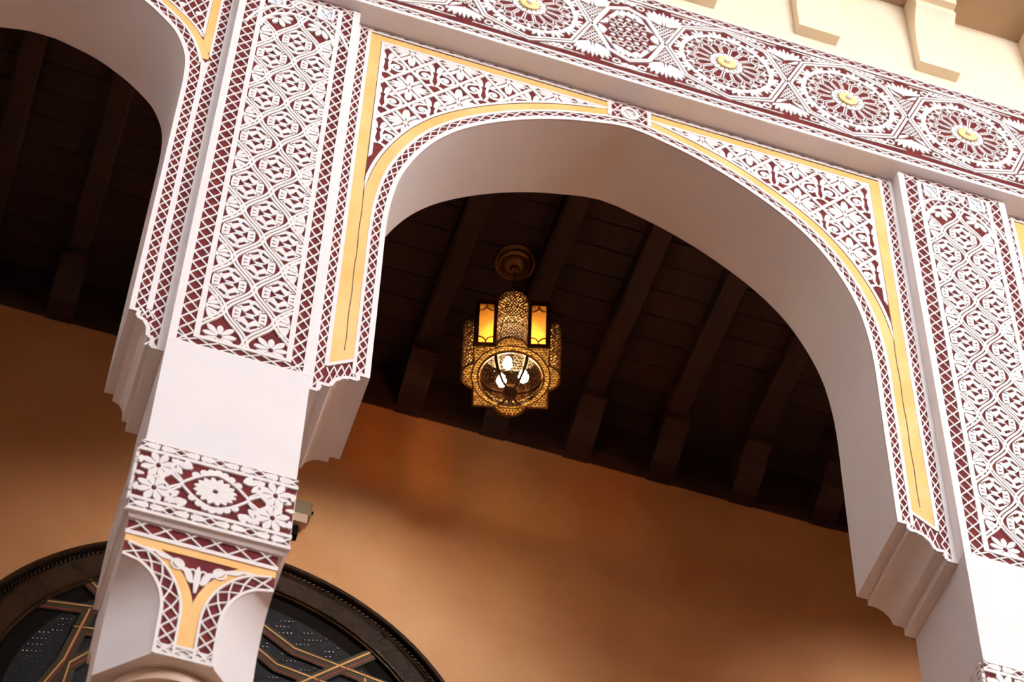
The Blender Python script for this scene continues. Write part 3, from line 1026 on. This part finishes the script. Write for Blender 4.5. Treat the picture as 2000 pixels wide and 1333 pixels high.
def boss_mesh():
    b = bmesh.new()
    n = 28
    prof = [(.037, 0), (.036, -.012), (.030, -.015), (.014, -.013), (.0135, -.013)]
    me = bpy.data.meshes.new('gold_boss')
    V = []; F = []
    for r_, d in prof:
        V += [(r_ * math.cos(2 * PI * i / n), FY0 + d, r_ * math.sin(2 * PI * i / n)) for i in range(n)]
    for j in range(len(prof) - 1):
        for i in range(n):
            k = (i + 1) % n
            F.append((j * n + i, j * n + k, (j + 1) * n + k, (j + 1) * n + i))
    F.append(tuple((len(prof) - 1) * n + i for i in range(n)))
    me.from_pydata(V, [], F); me.materials.append(GOLD); me.update()
    V = []; F = []
    pr = [(.0125, -.012), (.012, -.019), (.009, -.023), (.004, -.0245)]
    for r_, d in pr: V += [(r_ * math.cos(2 * PI * i / 16), FY0 + d, r_ * math.sin(2 * PI * i / 16)) for i in range(16)]
    for j in range(3):
        for i in range(16):
            k = (i + 1) % 16; F.append((j * 16 + i, j * 16 + k, (j + 1) * 16 + k, (j + 1) * 16 + i))
    F.append(tuple(48 + i for i in range(16)))
    kn = bpy.data.meshes.new('boss_knob'); kn.from_pydata(V, [], F); kn.materials.append(CARVE); kn.update()
    return me, kn

def frieze():
    xa, xb = -1.249, CX + PITCH + 1.399
    root = empty('carved_frieze', (2.25, 0, SOF), 'long carved frieze of octagons and gold-centred rosettes above the arches', 'frieze')
    Bx().box(xa, xb, FY0 + .001, TY - .025, SOF, 8.616).build('frieze_body', SOFF, root)
    g = Rel(FY0 + .002, FY0); g.rect(xa, xb, SOF + .012, 8.615); g.build('red_ground', [RED], root)
    w = Rel(FY0 + .001, FY1)
    w.rect(xa, xb, SOF, SOF + .018)
    for z in (8.026, 8.5655): w.rect(xa, xb, z - .0065, z + .0065)
    w.rect(xa, xb, 8.608, 8.616)
    w.build('white_moulding', [CARVE], root)
    l = Rel(FY0, FY1 + .0015)
    l.rect_lat(xa, xb, SOF + .018, 8.020, .050, .0048, vert=False)
    l.build('carved_lattice', [CARVE], root)
    l = Rel(FY0, FY1 + .0015); l.rect_lat(xa, xb, 8.572, 8.609, .050, .0048, vert=False)
    l.build('carved_lattice', [CARVE], root)
    me = rosette_mesh(); bo, kn = boss_mesh()
    RX = [-.556, -.085, .386, .857, 1.328, 2.076, 2.547, 3.018, 3.489, 3.96, 4.43, 4.90]
    for x in RX:
        o = link('rosette', me, root, (x, 0, FZ))
        b = link('gold_boss', bo, o); 
        link('boss_knob', kn, o)
    # strapwork octagons
    def octagon(name, cx, pts):
        s = Rel(FY0, FY1 - .001)
        for k in (1.0, .935):
            s.ribbon([(cx + x * k, FZ + z * k) for x, z in pts], .0095, closed=True)
        s.build(name, [CARVE], root)
    O = [(.2355 * math.cos(k * PI / 4), .246 * math.sin(k * PI / 4)) for k in range(8)]
    for x in RX: octagon('strapwork_octagon', x, O)
    SX = 1.702
    octagon('strapwork_octagon', SX, [(.138, 0), (.078, .152), (0, .192), (-.078, .152), (-.138, 0), (-.078, -.152), (0, -.192), (.078, -.152)])
    # star cell
    s = Rel(FY0, FY1, clip=lambda x, z: [(-1, 0, .115), (1, 0, .115), (0, 1, .172), (0, -1, .172), (1, .55, .125), (-1, .55, .125), (1, -.55, .125), (-1, -.55, .125)])
    for i in range(-4, 5):
        for j in range(-6, 7):
            x = i * .030; z = j * .034 + (.017 if i % 2 else 0)
            if abs(x) < .085 and abs(z) < .125 and (x / .085) ** 2 + (z / .125) ** 2 < 1.05:
                if (i + j) % 2: s.poly([(x - .012, z), (x, z - .011), (x + .012, z), (x, z + .011)])
                else: s.ribbon([(x - .015, z), (x - .007, z - .013), (x + .007, z - .013), (x + .015, z), (x + .007, z + .013), (x - .007, z + .013)], .0042, closed=True)
    for i in range(14):
        a = 2 * PI * i / 14 + .1
        p = (.083 * math.cos(a), .122 * math.sin(a))
        for t in (-.8, -.3, .3, .8): s.leaf(p[0], p[1], math.atan2(p[1], p[0]) + t, .045, .016, base=.1, k=5)
    link('star_cell', s.mesh('star_cell', [CARVE]), root, (SX, 0, FZ))
    # palmettes above and below where two octagons meet
    def palm(kind):
        r = Rel(FY0, FY1)
        bx, by, tx, ty = (.069, .174, .2355, .246) if kind else (.075, .165, .17, .22)
        def edge(ax, az, cx_, cz_, off):
            dx, dz = cx_ - ax, cz_ - az; l = math.hypot(dx, dz); n = (dz / l, -dx / l)
            return n[0], n[1], n[0] * ax + n[1] * az - off
        E1 = edge(0, 0, bx, by, .011); E2 = edge(bx, by, tx, ty, .009)
        def clip(x, z):
            sg = 1 if x >= 0 else -1
            out = [(0, 1, .247)]
            for e in ((E1,) if z < by * .93 else (E2,)):
                out.append((e[0] * sg, e[1], e[2]))
            if abs(x) < .03: out.append((-E1[0] * sg, E1[1], E1[2]))
            return out
        r.clip = clip
        for q in range(-6, 7):
            for sg in (-1, 1):
                for k in range(8):
                    r.ribbon([(q * .018 + sg * k * .009, .03 + k * .012), (q * .018 + sg * (k + 1) * .009, .03 + (k + 1) * .012)], .0042)
        r.clip = None
        r.clip = clip
        for sg in (-1, 1):
            for a, ln, wd in ((1.46, .088, .019), (1.22, .098, .020), (.99, .100, .020), (.78, .090, .019), (.58, .070, .017)):
                r.leaf(sg * .011, .132, a if sg > 0 else PI - a, ln, wd, base=.12, bend=.06 * sg)
            r.ring(sg * .089, .212, .013, .007, 12)
            for k in range(6):
                r.leaf(sg * (.104 + k * .020), .218 + k * .0025, PI / 2 - sg * (.75 + .12 * k), .030 - k * .0025, .0135 - k * .0009, base=.15)
                r.leaf(sg * (.110 + k * .020), .222 + k * .0035, -PI / 2 + sg * (1.25 + .05 * k), .024 - k * .002, .011, base=.15)
            r.ribbon([(sg * .03, .238), (sg * .09, .239), (sg * .16, .242), (sg * .22, .245)], .005)
        r.leaf(0, .128, PI / 2, .105, .013)
        r.clip = None
        return r
    PM = {}
    J = [(x + .2355, 1) for x in RX if abs(x - 1.328) > .01 and x < 4.8] + [(1.328 + .237, 0), (1.84, 0)]
    up = palm(1); 
    mu = up.mesh('palmette', [CARVE], lambda x, y, z: (x, y, FZ + z))
    md = up.mesh('palmette', [CARVE], lambda x, y, z: (x, y, FZ - z), True)
    up = palm(0)
    nu = up.mesh('palmette', [CARVE], lambda x, y, z: (x, y, FZ + z))
    nd = up.mesh('palmette', [CARVE], lambda x, y, z: (x, y, FZ - z), True)
    for x, k in J:
        link('palmette', mu if k else nu, root, (x, 0, 0)); link('palmette', md if k else nd, root, (x, 0, 0))
    return root
frieze()

# ------------------------------------------------------------------ brackets under the eave
def brackets():
    prof = [(.0, 8.762), (-.044, 8.762), (-.046, 8.80), (-.044, 8.86), (-.046, 8.93), (-.054, 9.0), (-.068, 9.06), (-.086, 9.105), (-.098, 9.12), (-.098, 9.140), (-.090, 9.148), (-.090, 9.165), (-.118, 9.170), (-.122, 9.21), (-.122, 9.25), (0, 9.25)]
    first = None
    names = {-1: 'cream plaster eave bracket above the star-patterned octagon of the frieze',
             0: 'cream plaster eave bracket above the crown of the lantern arch, only its foot showing',
             1: 'cream plaster eave bracket above the haunch of the lantern arch',
             2: 'cream plaster eave bracket above the far carved column, its stepped lip in view',
             3: 'cream plaster eave bracket past the far carved column'}
    for i in range(-1, 4):
        x = 1.979 + .493 * i
        if first is None:
            b = Bx(); b.prism(prof, lambda a, z: (-.083, a, z - 8.762), lambda a, z: (.083, a, z - 8.762))
            o = b.build('eave_bracket', CREAM, None, (x, .001, 8.762), smooth=35); first = o
        else:
            o = link('eave_bracket', first.data, None, (x, .001, 8.762))
        tag(o, names[i], 'bracket', 'plaster brackets under the eave')
brackets()

# ------------------------------------------------------------------ hanging lantern
def pierced(outer, holes, cell, strut, seed=1, jit=.22):
    """jittered triangle net inside an outline; every triangle keeps a rim and loses its middle. returns list of (outer tri, inner tri)"""
    rnd = random.Random(seed)
    def res(l):
        out = []
        for i in range(len(l)):
            a, b = l[i], l[(i + 1) % len(l)]
            n = max(1, round(math.dist(a, b) / cell))
            out += [(a[0] + (b[0] - a[0]) * k / n, a[1] + (b[1] - a[1]) * k / n) for k in range(n)]
        return out
    loops = [res(outer)] + [res(h) for h in holes]
    pts = []; edges = []
    for l in loops:
        b = len(pts); pts += l
        edges += [(b + i, b + (i + 1) % len(l)) for i in range(len(l))]
    def inside(p, l):
        c = False
        for i in range(len(l)):
            a, b = l[i], l[i - 1]
            if (a[1] > p[1]) != (b[1] > p[1]) and p[0] < (b[0] - a[0]) * (p[1] - a[1]) / (b[1] - a[1]) + a[0]: c = not c
        return c
    def ok(p): return inside(p, loops[0]) and not any(inside(p, h) for h in loops[1:])
    bd = list(pts)
    xs = [p[0] for p in bd]; zs = [p[1] for p in bd]
    j = 0; z = min(zs)
    while z < max(zs):
        x = min(xs) + (cell / 2 if j % 2 else 0)
        while x < max(xs):
            q = (x + rnd.uniform(-jit, jit) * cell, z + rnd.uniform(-jit, jit) * cell)
            if ok(q) and all((q[0] - b[0]) ** 2 + (q[1] - b[1]) ** 2 > (.55 * cell) ** 2 for b in bd): pts.append(q)
            x += cell
        z += cell * .87; j += 1
    r = delaunay_2d_cdt([Vector(p) for p in pts], edges, [], 0, 1e-6)
    V, F = r[0], r[2]
    out = []
    for f in F:
        t = [(V[i].x, V[i].y) for i in f]
        c = (sum(p[0] for p in t) / 3, sum(p[1] for p in t) / 3)
        if not ok(c): continue
        a, b, d = [math.dist(t[1], t[2]), math.dist(t[0], t[2]), math.dist(t[0], t[1])]
        ar = abs(area(t)); inr = 2 * ar / (a + b + d)
        ic = tuple((a * t[0][k] + b * t[1][k] + d * t[2][k]) / (a + b + d) for k in (0, 1))
        k = max(0.0, 1 - strut / inr)
        out.append((t, [(ic[0] + (p[0] - ic[0]) * k, ic[1] + (p[1] - ic[1]) * k) for p in t] if k > .15 else None))
    return out

def pierced_mesh(name, tris, fm, m, th=.0015):
    V = []; F = []
    for t, q in tris:
        if area(t) < 0:
            t = t[::-1]; q = q[::-1] if q else None
        b = len(V)
        if q is None:
            V += [fm(*p, 0) for p in t]; F.append((b, b + 1, b + 2)); continue
        V += [fm(*p, 0) for p in t] + [fm(*p, 0) for p in q] + [fm(*p, th) for p in q]
        for i in range(3):
            j = (i + 1) % 3
            F.append((b + i, b + j, b + 3 + j, b + 3 + i)); F.append((b + 3 + i, b + 3 + j, b + 6 + j, b + 6 + i))
    me = bpy.data.meshes.new(name); me.from_pydata(V, [], F); me.materials.append(m); me.update()
    return me

def lantern():
    LX, LY, LZ = 1.656, 1.135, 7.713
    root = empty('hanging_lantern', (LX, LY, LZ), 'pierced brass lantern with amber glass panels hanging under the dark beamed ceiling', 'lantern')
    root.rotation_euler.z = math.radians(-16.6)
    root['_b'] = [0.0, 0.0, 0.0]
    H = .285; S = .138; LC = .122; LR = .060
    k0 = math.acos(min(1, (S - LC) / LR))
    def lobe(side, n=14):
        a = [-(k0) + 2 * k0 * i / n for i in range(n + 1)]
        q = [(LC + LR * math.cos(t), LR * math.sin(t)) for t in a]
        ca, sa = math.cos(side * PI / 2), math.sin(side * PI / 2)
        return [(x * ca - y * sa, x * sa + y * ca) for x, y in q]
    outline = []
    for s in range(4):
        outline += lobe(s)
        a = s * PI / 2 + PI / 4
        outline.append((S * math.sqrt(2) * math.cos(a), S * math.sqrt(2) * math.sin(a)))
    ring = [(.118 * math.cos(2 * PI * i / 36), .118 * math.sin(2 * PI * i / 36)) for i in range(36)]
    # bottom plate
    tr = pierced(outline, [ring], .0125, .0012, 3)
    link('bottom_plate', pierced_mesh('bottom_plate', tr, lambda x, y, d: (x, y, d), BRASS), root)
    # frosted liner behind the pierced metal
    b = Bx()
    inner = [(x * .965, y * .965) for x, y in outline]
    A_ = [b.bm.verts.new((x, y, .006)) for x, y in inner]
    rg = [b.bm.verts.new((.117 * math.cos(2 * PI * (i - 7) / len(inner)), .117 * math.sin(2 * PI * (i - 7) / len(inner)), .006)) for i in range(len(inner))]
    for i in range(len(inner)):
        j = (i + 1) % len(inner); b.bm.faces.new((A_[i], A_[j], rg[j], rg[i]))
    b.build('frosted_liner', LINER, root)
    # rims
    b = Bx()
    pts = outline + [outline[0]]
    for i in range(len(outline)):
        a_, c_ = Vector(pts[i]), Vector(pts[i + 1])
        b.tube([(a_.x, a_.y, 0), (c_.x, c_.y, 0)], .0035, 6)
    b.build('bottom_rim', BRASS, root)
    b = Bx()
    b.lathe([(.113, -.004), (.118, -.008), (.124, -.006), (.125, 0), (.113, .004), (.113, -.004)], (0, 0, 0), 48, False)
    b.build('ring_moulding', BRASS, root, smooth=40)
    b = Bx(); b.lathe([(.1465, -.001), (.1435, -.004), (.1405, -.001), (.1435, .002), (.1465, -.001)], (0, 0, 0), 48, False); b.build('plate_ring', BRASS, root, smooth=60)
    # bowl below
    nb = 40
    def bowl(u, v, d):
        # u angle*0.113, v arc from rim 0 to bottom
        a = u / .113; t = v / .16
        rad = (.112 - d) * math.cos(t * PI / 2 * .97); z = -.097 * math.sin(t * PI / 2)
        return (rad * math.cos(a), rad * math.sin(a), z)
    for s in range(6):
        u0 = .113 * (2 * PI * s / 6 + .09); u1 = .113 * (2 * PI * (s + 1) / 6 - .09)
        um = (u0 + u1) / 2
        out = [(u0, .004), (u1, .004)] + [(um + (u1 - um) * max(.04, math.cos(t * PI / 2 * .97)), t * .16) for t in (.2, .4, .6, .78)] + [(um - (um - u0) * max(.04, math.cos(t * PI / 2 * .97)), t * .16) for t in (.78, .6, .4, .2)]
        # unwrap so that cells keep their size: work in flattened gore
        tr = pierced([(um + (x - um), z) for x, z in out], [], .0125, .0012, 11 + s)
        def fm(x, z, d):
            t = z / .16; k = max(.05, math.cos(t * PI / 2 * .97))
            return bowl(um + (x - um) / k * 1.0, z, d)
        link('bowl_panel', pierced_mesh('bowl_panel', tr, fm, DBRASS), root)
        a = 2 * PI * s / 6
        b2 = Bx()
        rows = []
        for i in range(13):
            t = i / 12
            rad = .1135 * math.cos(t * PI / 2 * .97) + .001; z = -.0985 * math.sin(t * PI / 2)
            h = .0075 * (1 - .45 * t)
            rows.append([(rad * math.cos(a) - h * math.sin(a), rad * math.sin(a) + h * math.cos(a), z), (rad * math.cos(a) + h * math.sin(a), rad * math.sin(a) - h * math.cos(a), z)])
        b2.grid(rows); b2.build('bowl_rib', DBRASS, root)
    b = Bx(); b.lathe([(.030, -.088), (.028, -.096), (.012, -.102), (.006, -.108), (.0045, -.128), (.009, -.136), (.009, -.144), (.004, -.156), (.0008, -.163)], (0, 0, 0), 20)
    b.build('finial', DBRASS, root, smooth=40)
    # body sides
    mlobe = None
    for s in range(4):
        R = Matrix.Rotation(s * PI / 2, 4, 'Z')
        # pierced half-round column with a domed head
        if mlobe is None:
            L = 2 * k0 * LR
            o2 = [(-L / 2, 0), (L / 2, 0), (L / 2, H - .02), (L * .36, H + .002), (L * .15, H + .014), (-L * .15, H + .014), (-L * .36, H + .002), (-L / 2, H - .02)]
            tr = pierced(o2, [], .0118, .0012, 21)
            me = pierced_mesh('pierced_column', tr, lambda u, z, d: (LC + (LR - d) * math.cos(u / LR), (LR - d) * math.sin(u / LR), z), BRASS)
            mlobe = me
            bb = Bx()
            for y in (-1, 1):
                bb.tube([(S, y * LR * math.sin(k0), 0), (S, y * LR * math.sin(k0), H - .01)], .0032, 6)
            for z in (.095, .19):
                bb.tube([(LC + LR * 1.01 * math.cos(-k0 + 2 * k0 * i / 12), LR * 1.01 * math.sin(-k0 + 2 * k0 * i / 12), z) for i in range(13)], .0022, 5)
            oo = bb.build('column_trim', BRASS, root); mtrim = oo.data
            oo.matrix_basis = R
            q = link('pierced_column', me, root); q.matrix_basis = R
        else:
            q = link('pierced_column', mlobe, root); q.matrix_basis = R
            q = link('column_trim', mtrim, root); q.matrix_basis = R
        for sg in (-1, 1):
            y0, y1 = sorted((sg * LR * math.sin(k0), sg * S))
            # frame in the plane x = S: outer y0..y1, glass opening
            gy0 = y0 + .012 if sg > 0 else y0 + .016; gy1 = y1 - .016 if sg > 0 else y1 - .012
            gz0, gz1 = .022, H - .028
            fr = Rel(.001, -.0025)
            fr.plate([(y0, 0), (y1, 0), (y1, H), (y0, H)], [[(gy0, gz0), (gy1, gz0), (gy1, gz1), (gy0, gz1)]])
            gm = (gy0 + gy1) / 2; hw = (gy1 - gy0) / 2
            for zb, d in ((gz0, 1), (gz1, -1)):
                for e in (-1, 1):
                    pts_ = [(gm + e * hw, zb + d * .036), (gm + e * hw * .7, zb + d * .035), (gm + e * hw * .35, zb + d * .028), (gm, zb + d * (.012 if d > 0 else .016))]
                    fr.ribbon(pts_, .0045)
                fr.ribbon([(gm, zb), (gm, zb + d * .016)], .004)
            fo = fr.build('panel_frame', [DBRASS], root, lambda u, d, z: (S - d, u, z)); fo.matrix_basis = R
            gl = Rel(.003, .001); gl.rect(gy0 - .003, gy1 + .003, gz0 - .003, gz1 + .003)
            go = gl.build('amber_pane', [GLASS], fo, lambda u, d, z: (S - d, u, z))
    # roof
    b = Bx()
    rows = []
    for k, z in ((1.02, H), (1.02, H + .006), (.92, H + .02), (.70, H + .055), (.45, H + .085), (.22, H + .10)):
        rows.append([(x * k, y * k, z) for x, y in outline])
    V = b.grid(rows, True); b.bm.faces.new(V[-1])
    b.build('roof', DBRASS, root)
    b = Bx(); b.lathe([(.04, H + .095), (.034, H + .11), (.018, H + .118), (.012, H + .13), (.016, H + .14), (.006, H + .15)], (0, 0, 0), 24); b.build('roof_knob', DBRASS, root, smooth=40)
    # chain
    zc = H + .152; top = 8.452 - LZ
    n = int((top - .05 - zc) / .022)
    for i in range(n + 1):
        z = zc + i * (top - .04 - zc) / n
        b = Bx()
        q = []
        for k in range(13):
            a = 2 * PI * k / 12
            u, w_ = .0075 * math.cos(a), .0155 * math.sin(a)
            q.append((u, 0, z + w_) if i % 2 else (0, u, z + w_))
        b.tube(q, .0022, 6); b.build('chain_link', DBRASS, root)
    # ceiling rose
    b = Bx(); b.lathe([(.086, .008), (.086, -.004), (.078, -.012), (.070, -.010), (.066, -.020), (.056, -.026), (.050, -.022), (.046, -.032), (.034, -.040), (.020, -.044), (.014, -.056), (.006, -.06)], (0, 0, top), 40)
    b.build('ceiling_rose', BRASS, root, smooth=35)
    b = Bx(); b.lathe([(.128, .205), (.10, .222), (.05, .232), (.008, .236)], (0, 0, 0), 32, False); b.build('added_reflector', REFL, root, smooth=60)  # made-up disc, added so the pierced holes look into a bright inside
    # bulbs on a small cluster
    b = Bx(); b.tube([(0, 0, H + .05), (0, 0, .075)], .006, 8)
    for i in range(3):
        a = 2 * PI * i / 3 + .25
        b.tube([(0, 0, .080), (.035 * math.cos(a), .035 * math.sin(a), .090), (.048 * math.cos(a), .048 * math.sin(a), .070), (.048 * math.cos(a), .048 * math.sin(a), .053)], .005, 8)
    b.build('bulb_holder', DBRASS, root)
    for i in range(3):
        a = 2 * PI * i / 3 + .25
        b = Bx(); b.lathe([(.008, .055), (.011, .050), (.017, .033), (.019, .020), (.016, .005), (.008, -.003), (.0005, -.005)], (.048 * math.cos(a), .048 * math.sin(a), 0), 16)
        b.build('bulb', BULB, root, smooth=60)
    return root
lantern()

# ------------------------------------------------------------------ arched door on the back wall
def door():
    cx, cz, R0 = .875, 6.211, .932
    zb = 2.2
    d = bpy.data.objects.new('door_1', None); COL.objects.link(d)
    d.location = (cx, BY, zb + Z0); d['_b'] = [cx, BY, zb]
    tag(d, 'dark lacquered wooden door under a round arch with carved rope moulding', kind='structure')
    def path(r, n=48):
        return [(cx - r, zb)] + [(cx - r * math.cos(PI * i / n), cz + r * math.sin(PI * i / n)) for i in range(n + 1)] + [(cx + r, zb)]
    def sweep(name, prof, m, sm=40):
        """prof = list of (radius, protrusion)"""
        rows = [[(x, BY - p, z) for x, z in path(r)] for r, p in prof]
        b = Bx(); b.grid(rows); return b.build(name, m, d, smooth=sm)
    sweep('outer_frame', [(.934, -.01), (.934, .03), (.925, .042), (.912, .040), (.908, .030)], DOORW)
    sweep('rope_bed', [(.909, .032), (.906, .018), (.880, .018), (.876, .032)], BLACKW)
    sweep('glossy_band', [(.878, .018), (.876, .038), (.868, .040), (.862, .032), (.80, .020), (.796, .026), (.789, .026), (.786, .018), (.782, .022), (.776, .022), (.772, .010)], DOORW)
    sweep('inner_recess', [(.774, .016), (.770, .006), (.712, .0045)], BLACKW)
    # rope: slanted beads
    n = 150
    me = None
    for i in range(n):
        a = PI * (i + .5) / n
        c = (cx - .893 * math.cos(a), cz + .893 * math.sin(a))
        if me is None:
            bm = bmesh.new(); bmesh.ops.create_icosphere(bm, subdivisions=1, radius=1)
            me = bpy.data.meshes.new('rope_bead'); bm.to_mesh(me); bm.free(); me.materials.append(DOORW)
            for p in me.polygons: p.use_smooth = True
        o = link('rope_bead', me, d, (c[0], BY - .022, c[1]))
        o.rotation_euler = (0, a - PI / 2 + .75 , 0)
        o.scale = (.0055, .010, .014)
    # panel
    b = Bx(); b.prism(path(.74, 40), lambda x, z: (x, BY + .0, z), lambda x, z: (x, BY - .004, z)); p = b.build('door_leaf', PANELB, d)
    # strapwork: raised strip with a brass and a red line
    Pm = lambda L: [(2 * cx - x, z) for x, z in L]
    base = [[(.875, 6.872), (.989, 6.796), (1.104, 6.721), (1.34, 6.678), (1.56, 6.64)],
            [(.875, 6.745), (.982, 6.673), (1.05, 6.621), (1.152, 6.604), (1.40, 6.56)],
            [(1.10, 6.52), (1.197, 6.619), (1.247, 6.669), (1.294, 6.715), (1.39, 6.81)],
            [(1.48, 6.20), (1.409, 6.394), (1.361, 6.659)],
            [(1.40, 6.20), (1.388, 6.386), (1.30, 6.50), (1.15, 6.56)],
            [(.875, 6.45), (1.0, 6.36), (1.03, 6.20)]]
    st = []
    for L in base:
        for M in (L, Pm(L)):
            dep = .0005 * len(st); st.append(1)
            s = Rel(BY - .004, BY - .014 - dep)
            s.clip = None
            s.ribbon(M, .048)
            o = s.build('strap', [STRAP], d)
            dz = .012
            t = Rel(BY - .013 - dep, BY - .0165 - dep); t.ribbon([(x, z + dz) for x, z in M], .006); t.build('brass_line', [BRASSL], o, None, loc=None)
            t = Rel(BY - .013 - dep, BY - .0155 - dep); t.ribbon([(x, z - dz * 1.3) for x, z in M], .0035); t.build('red_line', [REDL], o)
    # studs in short rows
    bm = bmesh.new()
    bmesh.ops.create_icosphere(bm, subdivisions=1, radius=1)
    sm = bpy.data.meshes.new('stud'); bm.to_mesh(sm); bm.free(); sm.materials.append(STEEL)
    for p_ in sm.polygons: p_.use_smooth = True
    rnd = random.Random(4); cnt = 0
    def dist_seg(p, a, b):
        ax, az = b[0] - a[0], b[1] - a[1]; t = max(0, min(1, ((p[0] - a[0]) * ax + (p[1] - a[1]) * az) / (ax * ax + az * az)))
        return math.dist(p, (a[0] + ax * t, a[1] + az * t))
    segs = [(M[i], M[i + 1]) for L in base for M in (L, Pm(L)) for i in range(len(M) - 1)]
    row = 0
    z = 6.86
    while z > 6.2 and cnt < 290:
        x = cx - .70 + rnd.uniform(0, .05)
        while x < cx + .70:
            run = rnd.randint(3, 5)
            for k in range(run):
                q = (x + k * .014, z + k * .004 - .0)
                if math.dist(q, (cx, cz)) < .705 and all(dist_seg(q, *s) > .034 for s in segs) and cnt < 290:
                    o = link('stud', sm, d, (q[0], BY - .006, q[1])); o.scale = (.0045, .004, .0035); cnt += 1
            x += run * .014 + rnd.uniform(.03, .06)
        z -= .032
    return d
door()

# ------------------------------------------------------------------ small box on the back wall beside the column
def wall_box():
    base = (1.045, BY, 7.33)
    r = empty('wall_sensor', base, 'small ivory box fixed to the tan wall, half hidden behind the carved column', 'sensor box')
    b = Bx(); b.box(.985, 1.098, BY - .05, BY + .002, 7.40, 7.475); o = b.build('housing', BOXM, r)
    bv = o.modifiers.new('bevel', 'BEVEL'); bv.width = .006; bv.segments = 2
    b = Bx(); b.box(.99, 1.085, BY - .052, BY - .02, 7.352, 7.398); b.build('lens_cover', COLUMN, r)
    b = Bx(); b.tube([(1.09, BY - .04, 7.43), (1.104, BY - .04, 7.425)], .008, 10); b.build('knob', BLACKW, r)
    b = Bx(); b.box(1.0, 1.06, BY - .03, BY + .002, 7.30, 7.352); b.build('mount', BLACKW, r)
wall_box()

for o in bpy.data.objects:
    if '_b' in o: del o['_b']
